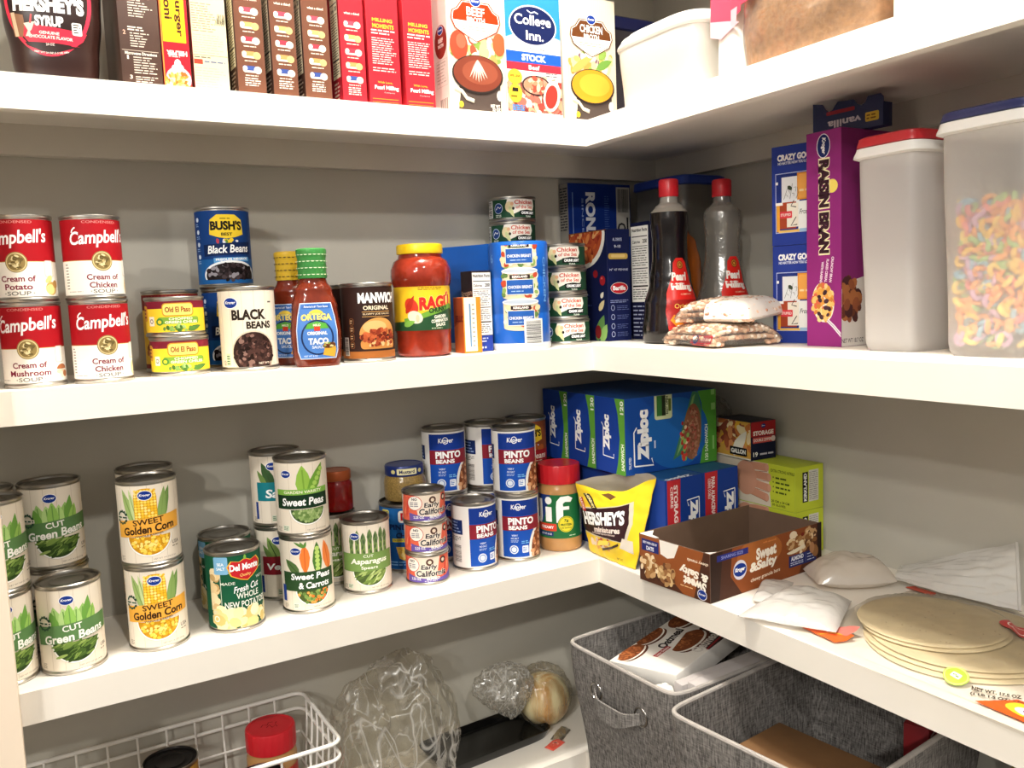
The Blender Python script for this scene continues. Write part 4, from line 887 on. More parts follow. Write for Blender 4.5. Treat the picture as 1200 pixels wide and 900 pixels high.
carton_at('broth_carton', 'chicken broth carton with brown badge and pot of yellow broth', 'carton', -.3360, -.2390, FY, -.136, TA, .195, '#f0e9dc', {'front': art_broth('CHICKEN')}, 'broth cartons')
a = Art(73); a.rect(-50, 0, 50, 200, '#f5f2ec'); a.rect(-50, 88, 50, 200, '#2f86c8'); a.poly([(-50, 88), (50, 88), (50, 100), (0, 112), (-50, 96)], '#a9d3ee')
a.ell(0, 114, 43, 26, '#f3f6fa', 36); a.ell(0, 114, 41, 24, '#15204f', 36); a.stroke([(-10, 133), (-3, 130), (4, 132), (10, 130)], 1.6, '#dfe8f5'); a.text('College', 0, 119, 66, 17, '#ffffff', .02); a.text('Inn.', 3, 101.5, 32, 12, '#ffffff', .02)
a.text('- 100% NATURAL -', 0, 84.5, 56, 4, '#4a4f5f', .01); a.rect(-50, 66, 50, 80, '#1f56b3'); a.text('STOCK', 0, 73, 44, 8.5, '#ffffff', .05); a.rect(-50, 56, 50, 66, '#cf2f3f'); a.text('Beef', 0, 61, 20, 6, '#fbe9e6', .03)
a.blobs(0, 22, 48, 24, 120, 8, 5, ['#a8433a', '#c9685a', '#e2c7a0', '#7f3a34', '#d99a7a', '#efe2cc', '#8f5a4a'], box=True); a.ell(2, 38, 26, 13, '#3a2a28', 24); a.ell(2, 38, 23, 11, '#c98f7a', 24); a.blobs(0, 38, 20, 9, 30, 5, 3, ['#b0503f', '#e6c9a8', '#d98a6a'])
a.ell(30, 26, 15, 21, '#f2e6da', 22, rot=-.35); a.ell(29, 25, 11, 16, '#b8382f', 22, rot=-.35); a.stroke([(38, 44), (46, 54)], 6, '#f2e6da'); a.ell(-36, 47, 13, 9.5, '#e9c63a', 20); a.text('30% LESS', -36, 48, 18, 3, '#7a4a1a', .03); a.ell(-36, 26, 12, 12, '#e9c63a', 20); a.poly([(-42, 28), (-31, 28), (-31, 33), (-41, 33)], '#2a2420'); a.lines(-44, 20, -29, 24, 1, '#7a4a1a'); a.lines(-42, 4, -20, 12, 3, '#4a86c8', .7, 0); a.lines(20, 50, 44, 56, 2, '#6f6a72'); a.lines(-44, .8, 44, 4, 1, '#f0e6da', .6, 0); a.vmap(1.17, 5); a.rect(-50, -5, 50, 8, '#efe8de')
carton_at('broth_carton', 'blue and white beef stock carton with navy oval badge', 'carton', -.4475, -.3470, FY, -.136, TA, .195, '#f1ede6', {'front': a}, 'broth cartons')

# --- middle shelf cartons
a = Art(80); a.rect(-30, 0, 30, 200, '#b04a22'); a.poly([(-20, 0), (40, 0), (40, 60), (-20, 40)], '#c9602a'); a.text('JELLO', 4, 52, 38, 13, '#7f1a16', .06)
b = Art(81); b.rect(-20, 0, 20, 100, '#e58a2a'); b.rect(-13, 3, 7, 86, '#f2e8d6'); b.lines(-5, 6, -2, 80, 1, '#6a8fb3', .9, 0, False); b.lines(0, 8, 4, 78, 10, '#9a8f82', .3, .1); b.rect(-9, 30, -6, 80, '#c9d3dc')
carton('gelatin_box', 'small orange gelatin dessert box beside the pasta sauce jar', 'box', (-.5085, -.1540, TB), -.10, .030, .040, .0865, '#d9772a', {'left': a, 'front': b})
a = Art(82); a.rect(-60, 0, 60, 140, '#2a1d24'); a.poly([(-60, 40), (60, 30), (60, 64), (-60, 84)], '#a8572a'); a.text('Stroganoff', 6, 92, 50, 11, '#b8a08c', .01, .3, .1); a.rect(-60, 0, 60, 34, '#8a3a20')
b = Art(83); b.facts(-17, 26, 17, 124); b.rect(-30, 0, 30, 25, '#2b3f96'); b.lines(-14, 14, 10, 23, 2, '#c9d0ee'); b.lines(-14, 4, 12, 9, 1, '#dfe3f5', .6)
carton('skillet_meal_box', 'dark brown boxed meal with white nutrition panel behind the small orange box', 'box', (-.4830, -.1390, TB), 0, .034, .038, .127, '#241a22', {'left': a, 'front': b})
# shrink-wrapped pack of chicken tins
t = thing('chicken_tin_pack', 'bright blue shrink wrapped pack of chicken breast tins', 'multipack', (-.4155, -.1600, TB), A(-.4155, -.16, 2))
KR, KD = .0475, .098
KO = Matrix.Rotation(-t.rotation_euler[2], 2) @ Vector((-.0395, .0950))
def stadium_bm(z0, z1, r, d, zs=None):
    bm = bmesh.new(); rings = []
    for z, k in zs or ((z0, .97), (z0+.004, 1), (z1-.004, 1), (z1, .97)):
        ring = [bm.verts.new((r*k*math.cos(-PI+PI*i/28), r*k*math.sin(-PI+PI*i/28), z)) for i in range(29)]
        ring += [bm.verts.new((r*k*math.cos(PI*i/28)+KO.x, KO.y+r*k*math.sin(PI*i/28), z)) for i in range(29)]
        rings.append(ring)
    n = len(rings[0])
    for p, q in zip(rings, rings[1:]):
        for i in range(n): bm.faces.new((p[i], p[(i+1) % n], q[(i+1) % n], q[i]))
    bm.faces.new(rings[0][::-1]); bm.faces.new(rings[-1]); return bm
obj('wrap', stadium_bm(.010, .170, KR, KD, ((.010, .985), (.012, 1), (.056, 1), (.058, .988), (.060, 1), (.113, 1), (.115, .988), (.117, 1), (.166, 1), (.170, .97))), mat('blue_shrink_wrap', '#1d62c4', .28, noise=.08, scale=20, bump=.15), t)
obj('tray', stadium_bm(0, .0125, KR+.0008, KD), mat('clear_tray', '#d9dde2', .3), t)
a = Art(85)
for z in (120, 72, 24):
    y = z+12
    a.rect(-29, y, 29, y+40, '#d9cfae'); a.ell(0, y, 29, 5, '#d9cfae', 24); a.blobs(0, y+18, 28, 18, 60, 5, 4, ['#5f7f45', '#efe6cf', '#b8472f', '#86a35a', '#e3d3a8'], box=True); a.ell(0, y+40, 30, 5.4, '#f4f3ef', 28); a.ell(0, y+39, 27, 4, '#d4d7da', 26) if z == 120 else a.ell(0, y+40, 28, 3, '#b9c4d2', 26)
    a.rect(-22, y+3, 22, y+27, '#f3efe4'); a.rect(-21, y+4, 21, y+26, '#2458a8'); a.text('CHICKEN BREAST', 0, y+15, 38, 4.6, '#e9eef6', .03); a.lines(-14, y+7, 14, y+10, 1, '#a9c3e8'); a.rect(-16, y+28, 16, y+34, '#2a1a1c'); a.text('KIRKLAND', 0, y+31, 24, 3.6, '#f3ece6', .05)
a.barcode(4, 8, 36, 49, False, '#f2f2ee', '#3a3a3e'); a.text('CHICKEN', 46, 110, 70, 7, '#7fb6f0', .02, rot=-PI/2)
a.text('6', -52, 145, 7, 14, '#6fa6ea', .02)
a.build('wrap_print', on_cyl(KR*1000+.4), t, GLOSS, step=3, clip=(-70, 8, 70, 164))
# pasta boxes in the corner
a = Art(86); a.rect(-80, 0, 80, 300, '#14307f'); a.text('RONZONI', -22, 196, 150, 22, '#e9ecf4', .05, rot=-PI/2); a.text('SINCE 1915', -40, 200, 120, 4, '#8fa3d6', .01, rot=-PI/2); a.rect(-63, 180, -61, 270, '#6f8ac2'); a.lines(10, 190, 22, 266, 18, '#4a66ae', .3, .3); a.barcode(38, 232, 70, 282, True, '#b9b6ae', '#3a3a3e'); a.ell(52, 206, 10, 10, '#2a2a2e', 8); a.rect(38, 190, 70, 232, '#b9b6ae'); a.ring(50, 206, 10, 10, 4, '#2a2a2e', 8); a.rect(62, 192, 66, 226, '#2a2a2e')
b = Art(87); b.rect(-20, 0, 20, 300, '#8f8a82'); b.lines(-12, 200, 12, 280, 16, '#3a3a3e', .5, .1)
carton_at('pasta_box', 'tall blue pasta box with vertical white lettering at the corner wall', 'box', -.2270, -.0830, -.0330, -.0045, TB, .287, '#12297a', {'front': a, 'left': b})
a = Art(88); a.rect(-70, 0, 70, 200, '#131b45'); a.ell(-14, 186, 66, 58, '#f1ece2', 36); a.ell(-16, 188, 60, 52, '#b8522f', 34); a.blobs(-16, 186, 56, 46, 120, 9, 4, ['#a8402a', '#d9854a', '#c9602f', '#8f3220', '#e3a86a']); a.rect(-70, 192, 70, 200, '#7a4a2a')
a.ell(42, 106, 8, 8.6, '#a8232a', 18); a.ell(40, 110, 2.6, 2, '#d9605a', 10); a.ell(22, 118, 7, 7, '#8f1c24', 16); a.leaf(30, 54, 46, 72, 12, '#e9d6a0'); a.leaf(36, 76, 44, 86, 9, '#f0ead8'); a.leaf(22, 2, 44, 46, 24, '#5f8a4a'); a.leaf(34, 0, 52, 30, 20, '#86ad5f'); a.ell(26, 16, 9, 12, '#7a1f22', 16); a.lines(-40, 60, 14, 84, 4, '#3a4680')
b = Art(89); b.rect(-30, 0, 30, 200, '#161e4c'); b.text('AL DENTE', -2, 176, 20, 5, '#c9d0e6', .02); b.text('9-10', -2, 164, 14, 5, '#dfe3f0', .02); b.rrect(-22, 142, 20, 152, 4, '#d9b45a'); b.rrect(-16, 145, 14, 150, 2, '#eccf86'); b.text('N° 47 PENNE', 0, 124, 40, 4, '#c9d0e6', .01)
b.ell(0, 92, 19, 10, '#c2202c', 24); b.ring(0, 92, 19, 10, .8, '#f2ece2', 24); b.text('Barilla', 0, 92, 28, 8, '#ffffff', .04); b.lines(-20, 66, 20, 72, 2, '#8f9ac2')
for y in (58, 42, 26, 12): b.ring(-15, y, 4, 5, .9, '#b9c2de', 14); b.lines(-6, y-5, 21, y+4, 3, '#6f7cae', .25, .3)
carton_at('pasta_box', 'dark blue pasta box with sauce bowl picture and red oval badge', 'box', -.2290, -.1790, -.1480, -.0345, TB, .194, '#141c47', {'left': a, 'front': b})
a = Art(90); a.rect(-40, 0, 40, 240, '#15183a'); a.facts(-24, 66, 23, 198); a.lines(-22, 4, 22, 62, 8, '#b9bed6', .3, .1)
carton_at('pasta_box', 'box showing a white nutrition panel between the pasta box and dark syrup', 'box', -.1660, -.1420, -.1860, -.1340, TB, .205, '#12142e', {'left': a})
# toaster pastry boxes
def art_pastry():
    a = Art(91); a.rect(-60, 0, 60, 160, '#2b3f96'); a.text('CRAZY GOOD', 4, 126, 72, 9.5, '#ffffff', .06); a.text('NO MATTER HOW YOU LOVE THEM', 6, 118, 74, 4, '#dfe5f6', .04)
    a.frame(-36, 18, 44, 104, 1, '#c9d3f0'); a.rect(-34, 20, 42, 102, '#25357f'); a.rect(-24, 60, 10, 98, '#e9ecef'); a.rect(6, 64, 40, 102, '#e8963a'); a.rrect(8, 66, 38, 100, 3, '#f0ab55'); a.lines(10, 74, 36, 80, 1, '#f6dca8', .5, .1)
    a.rect(-34, 20, -28, 60, '#e9a53a'); a.rect(-28, 24, 4, 62, '#a8482c'); a.rect(-14, 26, 8, 60, '#efe9da'); a.rect(8, 22, 40, 62, '#eef0ec'); a.text('Frosted', 24, 47, 28, 7, '#26262e', .01, .3); a.rrect(-28, 39, -4, 49, 1, '#d9404a'); a.text('STUFFED', -16, 44, 20, 4, '#f6dcd6', .03)
    a.stroke([(0, 64), (-6, 56), (4, 54)], 1.6, '#2a2420'); a.stroke([(4, 40), (-6, 28), (6, 29)], 1.6, '#2a2420'); a.rect(-30, 18.5, 42, 22, '#e9c06a'); a.rect(10, 18.5, 42, 23, '#9fc0dc')
    for k in range(7): a.stroke([(-20+k*4, 66+k % 3*8), (-16+k*4, 74+k % 2*9), (-12+k*3, 70+k % 4*6)], .7, '#4a4a52')
    a.ell(-8, 82, 5, 3, '#3f4a3a', 10, rot=-.5); a.rect(-36, 58, -22, 62, '#f3f3f0'); a.rect(-36, 88, -31, 92, '#f3f3f0'); a.hmap(.80, -5); return a
ap = art_pastry()
ca = carton('toaster_pastry_box', 'blue toaster pastry box, lower of the two beside the purple cereal', 'box', (-.0795, -.4650, TB), .235, .110, .080, .1430, '#2b3f96', {'left': ap}, 'blue toaster pastry boxes')
dup(ca, (-.0805, -.4645, TB+.1432), .255, 'blue toaster pastry box, upper of the two beside the purple cereal')
# raisin bran
a = Art(92); a.rect(-40, 0, 40, 300, '#8f2d78'); a.ell(0, 268, 11, 16, '#f2eff4', 24); a.ell(0, 268, 10, 15, '#1c2a66', 24); a.text('Kroger', 0, 268, 22, 8, '#ffffff', .03, .2, -PI/2)
a.ell(14, 214, 9, 9, '#f4dc6a', 20); a.text('RAISIN BRAN', 1, 188, 124, 17, '#3a1f2a', .06, rot=-PI/2, edge='#f6ecc0', ew=.09); a.ell(16, 214, 5, 5, '#f4dc6a', 16)
for k, q in enumerate((8, 0, -8)): a.text(('CRUNCHY BRAN', 'FLAKES CEREAL', 'WITH RAISINS')[k], q+5, 104-k*1.5, 34-k*3, 4, '#f3e2ee', .03, rot=-PI/2-.12)
a.ell(-1, 60, 18, 27, '#f1ead8', 28, rot=.1); a.blobs(-1, 60, 16, 25, 90, 5, 3.6, ['#e0a04a', '#f0c070', '#c97f3a', '#f3d494', '#d9684a']); a.blobs(-1, 58, 13, 20, 9, 4, 3, ['#3a2430', '#4a2f3a']); a.stroke([(6, 36), (16, 28), (30, 14)], 4.5, '#e9e2ea'); a.stroke([(6, 36), (16, 28), (30, 14)], 1.4, '#b9aeb8')
b = Art(93); b.rect(-90, 0, 90, 300, '#7f2a68'); b.poly([(-90, 0), (90, 0), (90, 120), (-60, 88), (-90, 82)], '#d9d2cc'); b.blobs(-66, 62, 22, 26, 60, 8, 6, ['#6a3a2a', '#8f5236', '#4a2a2a', '#a8683f']); b.text('NET WT 18.7 OZ', -58, 8, 44, 6, '#4a4048', .01)
carton_at('cereal_box', 'tall purple raisin bran box with yellow outlined lettering on its spine', 'box', -.1725, -.0105, -.5845, -.5275, TB, .288, '#8a2b72', {'left': a, 'front': b})
# flat dark blue carton lying on the cereal box
t = thing('wafer_box', 'dark blue carton with notched rim lying on the purple cereal box', 'box', (-.088, -.5560, TB+.2885), .05)
bm = bmesh.new()
prof = [(-.054, 0), (.054, 0), (.054, .036), (.050, .041), (.032, .041), (.028, .034), (.022, .031), (.016, .034), (.010, .041), (-.014, .043), (-.018, .039), (-.022, .034), (-.028, .032), (-.034, .036), (-.039, .044), (-.054, .047)]
lo = [bm.verts.new((-.040, -u, v)) for u, v in prof]; hi = [bm.verts.new((-.0385, -u, v)) for u, v in prof]
bm.faces.new(lo); bm.faces.new(hi[::-1])
for i in range(len(prof)): j = (i+1) % len(prof); bm.faces.new((lo[i], lo[j], hi[j], hi[i]))
add_box(bm, -.0385, -.020, -.054, .054, 0, .030)
obj('carton', bm, mat('carton_navy', '#101f4d', .5, noise=.05), t)
a = Art(94); a.rrect(-32, 27, 12, 32, 1, '#8f2a35'); a.text('vanilla', -4, 14, 52, 10, '#c9c2cc', .03, rot=PI); a.rrect(28, 8, 48, 20, 2, '#c9a63a'); a.lines(30, 10, 46, 18, 2, '#6a4a1a')
a.build('front_panel', on_left(-40.05), t, clip=(-53, 1, 53, 34))
# --- lower shelf cartons
def art_zip_end(seed, dim=False):
    a = Art(seed); a.rect(-45, 0, 45, 140, '#1b3f96'); a.poly([(14, 0), (40.5, 0), (40.5, 140), (10, 140), (22, 100), (26, 60), (20, 20)], '#5fa03a')
    a.text('Ziploc', -8, 68, 60, 22, '#ffffff', .06, .12, PI/2); a.stroke([(-20, 28), (-18, 78), (-23, 84)], 1.6, '#ffffff'); a.stroke([(-20, 28), (9, 26), (9, 33)], 1.6, '#ffffff')
    a.text('SANDWICH', 33, 30, 44, 8, '#f4f7ea', .03, rot=PI/2); a.text('120', 33, 112, 22, 9, '#f4f7ea', .03, rot=PI/2); return a
a = Art(101); a.rect(-110, 0, 110, 140, '#1a4a9c'); a.poly([(60, 0), (110, 0), (110, 140), (52, 140), (66, 105), (70, 70), (68, 30)], '#4f9636'); a.ell(10, 60, 70, 60, '#1f62ae', 30)
a.text('Ziploc', -60, 64, 84, 30, '#ffffff', .07, .0, PI/2); a.stroke([(-82, 14), (-82, 70), (-76, 78)], 2.4, '#ffffff'); a.stroke([(-82, 14), (-42, 12), (-46, 24)], 2.4, '#ffffff'); a.lines(-40, 30, -36, 62, 1, '#c9d6f0', .4)
a.text('TRUSTED', -91, 20, 20, 5, '#e9eef8', .02, rot=PI/2)
a.rrect(-38, 86, 0, 132, 5, '#cfd9a8'); a.rect(-33, 92, -22, 126, '#3f7a3a'); a.rect(-22, 92, -14, 126, '#26301f'); a.text('EASY OPEN', -11, 109, 30, 5, '#26301f', .04, rot=PI/2); a.lines(-8, 94, -2, 124, 1, '#5a6a2a', .7, 0)
a.poly([(0, 14), (46, 128), (58, 124), (66, 96), (64, 40), (44, 8), (20, 22)], '#3f7a5a'); a.poly([(8, 20), (46, 118), (52, 122), (24, 40)], '#7fae6a'); a.ell(44, 58, 20, 48, '#8a5a42', 26, rot=-.08); a.blobs(44, 56, 17, 44, 120, 3.4, 2, ['#9a6a52', '#7a4a38', '#b07f62', '#a85a4a']); a.blobs(26, 46, 8, 34, 30, 4, 3, ['#c9453a', '#86b05a', '#e0c9a0', '#a8302a'], rot=1.2)
a.text('120 SANDWICH', 76, 36, 62, 7, '#e3efd6', .02, rot=PI/2); a.lines(88, 84, 98, 136, 2, '#86bf6a'); a.lines(90, 8, 96, 60, 1, '#86bf6a')
tp = Art(102); tp.rect(-110, -45, 110, 45, '#1d4a8a'); tp.rect(-110, 40.5, 110, 45, '#16386e')
zs_ = 'blue and green sandwich bag boxes standing in a row'
zb = []
for i, (y0, lb) in enumerate(((-.2560, 'blue and green sandwich bag box, nearest of the three with its whole front showing'), (-.1745, 'blue and green sandwich bag box in the middle of the row of three'), (-.0930, 'blue and green sandwich bag box at the wall end of the row'))):
    f = {'left': art_zip_end(103+i), 'top': tp}
    if i == 0: f['front'] = a
    carton_at('sandwich_bag_box', lb, 'box', -.2840, -.0840, y0, y0+.0808, TC+.1412, .1270, '#1b448f', f, zs_)
def art_zip_store(word, sub, seed):
    a = Art(seed); a.rect(-50, 0, 50, 150, '#1c3f92'); a.poly([(-38, 0), (-12, 0), (-8, 140), (-38, 140)], '#c22f36'); a.text(word, -19, 96, 70, 9, '#f8e3de', .04, rot=-PI/2); a.text(sub, -28, 112, 34, 6, '#f8e3de', .02, rot=-PI/2)
    a.text('Ziploc', 20, 66, 70, 22, '#ffffff', .07, 0, -PI/2); a.stroke([(34, 104), (34, 60)], 1.8, '#ffffff'); a.stroke([(34, 104), (6, 102), (10, 92)], 1.8, '#ffffff'); return a
st = Art(108); st.rect(-50, -140, 50, 140, '#24588f'); st.text('Ziploc', -6, -112, 60, 16, '#e9f0f6', .05, .1, PI+.05)
st2 = Art(109); st2.rect(-50, -140, 50, 140, '#2a5f80')
carton('storage_bag_box', 'blue storage bag box with red stripe under the sandwich bag boxes', 'box', (-.2240, -.2000, TC), .07, .0860, .236, .1405, '#1c3f92', {'front': art_zip_store('STORAGE', 'CIERRE', 106), 'top': st}, 'blue storage bag boxes')
carton('storage_bag_box', 'blue storage bag box with red spanish lettering near the glove boxes', 'box', (-.1370, -.1930, TC), .07, .0850, .236, .1405, '#1b3c86', {'front': art_zip_store('PARA ALMACENAR', 'CIERRE DOBLE', 107), 'top': st2}, 'blue storage bag boxes')
# glove boxes
a = Art(110); a.rect(-190, 0, 80, 90, '#c2cf3a'); a.poly([(-190, 0), (16, 0), (12, 30), (8, 76), (-190, 76)], '#d9cdb8')
for k, (u0, v0, u1, v1) in enumerate(((-56, 62, 6, 66), (-58, 48, 12, 50), (-58, 34, 12, 32), (-56, 22, 6, 15))): a.stroke([(u0, v0), ((u0+u1)/2, (v0+v1)/2+1.6), (u1, v1)], 13, '#c98f72'); a.ell(u1, v1, 5, 6.4, '#d09a7e', 14); a.stroke([(u0+20, v0-7), (u1, v1-7)], .9, '#a06a50')
a.ell(-52, 42, 30, 30, '#cd957a', 24); a.text('EXTRA STRONG NITRILE', 46, 63, 60, 5, '#4a5a1a', .02)
for k in range(4): a.ell(22, 52-k*8, 1.4, 1.4, '#3a4a1a', 8); a.lines(28, 49-k*8, 66, 54-k*8, 1, '#4a5a1a', .6, .3)
a.text('20 CM x 24 CM', 40, 12, 46, 4, '#3a4a1a', .02); a.text('30 GLOVES', 36, 6, 34, 4, '#3a4a1a', .02); a.hmap(.82, 62)
b = Art(111); b.rect(-40, 0, 40, 90, '#c2cf3a'); b.rect(-16, 14, -3, 64, '#1d1d20'); b.text('KIRKLAND', -9.5, 39, 46, 7, '#f3f3ee', .05, rot=PI/2); b.rect(-1, 14, 22, 66, '#d9d6cc'); b.lines(0, 16, 21, 64, 15, '#8a8a86', .35, .1)
gl = carton_at('glove_box', 'yellow green disposable glove box at the wall, lower of two', 'box', -.0600, .0080, -.4060, -.1560, TC, .0735, '#b9c83a', {'left': a, 'front': b}, 'disposable glove boxes')
dup(gl, (gl.location.x, gl.location.y, TC+.0737), 0, 'yellow green disposable glove box with hand picture, upper of two')
a = Art(112); a.rect(-60, 0, 60, 80, '#d9a84a'); a.blobs(0, 40, 48, 26, 50, 12, 6, ['#e9b53a', '#c9783f', '#a85a3a', '#f0dca8', '#d98f5a', '#8f4a34'], box=True); a.leaf(0, 6, 34, 50, 22, '#f1ead6'); a.rect(-60, 0, 60, 3, '#e9dfc6'); a.rrect(-8, 6, 34, 20, 1, '#17171a'); a.text('GALLON', 13, 13, 36, 8, '#f3f0e6', .05)
b = Art(113); b.rect(-40, 0, 40, 80, '#151a33'); b.rect(-40, 40, 40, 80, '#a8272c'); store_logo(b, 0, 58, 10, '#3a2a4a'); b.text('STORAGE', 0, 46, 46, 8, '#f3e6e0', .05); b.rrect(-24, 29, 26, 39, 1, '#c9544f'); b.text('DOUBLE ZIPPER', -2, 34, 40, 5, '#f3e0dc', .03); b.ell(22, 34, 5, 5, '#d9c6c0', 12); b.text('19', -18, 10, 10, 8, '#f3f0ee', .03); b.lines(-8, 7, 22, 12, 1, '#b9b6c2', .6, 0)
carton('storage_bag_box', 'small navy and red gallon bag box on top of the glove boxes', 'box', (-.0375, -.2790, TC+.1475), -.06, .0560, .0860, .0660, '#171a2e', {'left': a, 'front': b})
# ---------------------------------------------------------------- tubs, bags, bins and baskets
from mathutils import noise as _n
def nz(x, y, z, s=1.0): return _n.noise(Vector((x*s, y*s, z*s)))
def pillow_bm(w, d, h, seed=0.0, nx=44, ny=44, crinkle=.0015, freq=60, rise=.65, base=.25, px=4.0, py=4.0, outline=None):
    """a filled pouch: two sheets meeting at a flat seam; w along x, d along y, resting on z = 0"""
    bm = bmesh.new(); T, B = [], []
    for j in range(ny+1):
        rt, rb = [], []
        for i in range(nx+1):
            u, v = 2*i/nx-1, 2*j/ny-1
            k = max(0.0, (1-abs(u)**px)*(1-abs(v)**py))**rise
            x, y = u*w/2, v*d/2
            if outline: x, y = outline(u, v, x, y)
            c = crinkle*(nz(x, y, seed, freq)+.6*nz(y, x, seed+3, freq*2.1))*(.3+.7*k)
            zt = base*h+(1-base)*h*k+c; zb = base*h*(1-k)+max(0.0, .0004*(1-k))
            edge = i in (0, nx) or j in (0, ny)
            a = bm.verts.new((x, y, zt if not edge else base*h+c)); rt.append(a)
            rb.append(a if edge else bm.verts.new((x, y, min(zb, zt-.0006))))
        T.append(rt); B.append(rb)
    for j in range(ny):
        for i in range(nx):
            bm.faces.new((T[j][i], T[j][i+1], T[j+1][i+1], T[j+1][i]))
            q = (B[j][i], B[j+1][i], B[j+1][i+1], B[j][i+1])
            try: bm.faces.new(q)
            except ValueError: pass
    return bm
def keeper(name, label, x0, x1, y0, y1, z1, lidc, zl, rz=0.0, tub=None):
    """tall cereal keeper with rounded corners, a white rim and a coloured snap lid"""
    (cx, cy), w, d = bx(x0, x1, y0, y1)
    t = thing(name, label, 'container', (cx, cy, TB), rz)
    h = z1-TB
    outer = [(0, w/2-.012, d/2-.009, 7), (.006, w/2-.008, d/2-.006, 7), (.014, w/2-.0065, d/2-.005, 7), (h, w/2, d/2, 7)]
    bm = loft_bm(outer, 72, 12, cap1=False)
    obj('tub', bm, tub or FROST, t)
    bm = loft_bm([(h-.001, w/2+.001, d/2+.001, 7), (h+.001, w/2+.006, d/2+.006, 7), (h+.012, w/2+.003, d/2+.003, 7), (h+.013, w/2, d/2, 7)], 72, 6)
    obj('rim', bm, mat('white_plastic', '#eceae6', .35), t)
    bm = loft_bm([(h+.0125, w/2+.001, d/2+.001, 7), (h+.0135, w/2+.003, d/2+.003, 7), (zl-TB-.002, w/2+.001, d/2+.001, 7), (zl-TB, w/2-.003, d/2-.003, 7)], 72, 6)
    obj('lid', bm, mat('lid_'+lidc[1:], lidc, .35), t)
    return t
def frosted(name='frosted_plastic', see=.34):
    m = bpy.data.materials.new(name); m.use_nodes = True; nt = m.node_tree; b = nt.nodes['Principled BSDF']
    b.inputs['Base Color'].default_value = (*lin('#ebe8e6'), 1); b.inputs['Roughness'].default_value = .42
    out = nt.nodes['Material Output']; tr = nt.nodes.new('ShaderNodeBsdfTransparent'); tr.inputs[0].default_value = (.95, .94, .93, 1)
    tl = nt.nodes.new('ShaderNodeBsdfTranslucent'); tl.inputs[0].default_value = (*lin('#ebe8e6'), 1)
    a = nt.nodes.new('ShaderNodeMixShader'); a.inputs[0].default_value = .35
    nt.links.new(b.outputs[0], a.inputs[1]); nt.links.new(tl.outputs[0], a.inputs[2])
    c = nt.nodes.new('ShaderNodeMixShader'); c.inputs[0].default_value = see
    nt.links.new(a.outputs[0], c.inputs[1]); nt.links.new(tr.outputs[0], c.inputs[2]); nt.links.new(c.outputs[0], out.inputs[0])
    return m
FROST = frosted()
keeper('cereal_keeper', 'empty frosted cereal keeper with red lid beside the purple cereal box', -.2180, -.0300, -.7230, -.6370, 1.5740, '#b5242c', 1.6000)
CLEARER = frosted('clearer_frosted_plastic', .60)
kb = keeper('cereal_keeper', 'larger frosted cereal keeper with navy lid holding coloured cereal rings', -.2420, -.0300, -.8640, -.7600, 1.5800, '#232a5c', 1.6040, tub=CLEARER)
# the cereal inside it
bm = bmesh.new(); colL = bm.verts.layers.float_color.new('ink'); rnd = random.Random(7)
pal = [lin(c) for c in ('#f2a55a', '#f0c04a', '#e87f7a', '#9fc97a', '#86b5c9', '#ef9a4e', '#c9a0c0', '#f3d46a')]
def torus(c, R, r, rot, col, n=14, m=7):
    vs = []
    for i in range(n):
        a = 2*PI*i/n
        for j in range(m):
            b = 2*PI*j/m; p = rot @ Vector(((R+r*math.cos(b))*math.cos(a), (R+r*math.cos(b))*math.sin(a), r*math.sin(b)))+c
            v = bm.verts.new(p); v[colL] = (*col, 1); vs.append(v)
    for i in range(n):
        for j in range(m): bm.faces.new((vs[i*m+j], vs[((i+1) % n)*m+j], vs[((i+1) % n)*m+(j+1) % m], vs[i*m+(j+1) % m]))
from mathutils import Euler
for side in range(2):
    for _ in range(230 if side == 0 else 250):
        z = .012+.155*rnd.random()**.8
        if side == 0: c = Vector((-.0895+rnd.uniform(0, .008), rnd.uniform(-.033, .033), z))
        else: c = Vector((rnd.uniform(-.085, .085), -.0365+rnd.uniform(0, .006), z))
        torus(c, .0058, .0029, Euler((rnd.uniform(0, 3), rnd.uniform(0, 3), rnd.uniform(0, 3))).to_matrix(), rnd.choice(pal))
add_n = len(bm.verts)
me = bpy.data.meshes.new('cereal_rings'); bm.to_mesh(me); bm.free()
cer = link('cereal_rings', me, INK, None); cer.location = kb.location
tag(cer, 'coloured ring cereal filling the navy lidded keeper', 'cereal', kind='stuff')
# grey keeper in the corner
t = thing('food_keeper', 'smoky container with royal blue lid in the corner behind the syrups', 'container', (-.0440, -.1260, TB), 0)
obj('tub', loft_bm([(0, .045, .060, 6), (.01, .050, .066, 6), (.270, .053, .070, 6)], 64, 8, cap1=False), film('smoky_plastic', '#9a968c', .55, .05, .3), t)
obj('lid', loft_bm([(.268, .055, .072, 6), (.270, .058, .075, 6), (.283, .057, .074, 6), (.285, .054, .071, 6)], 64, 6), mat('royal_lid', '#1c3a92', .35), t)

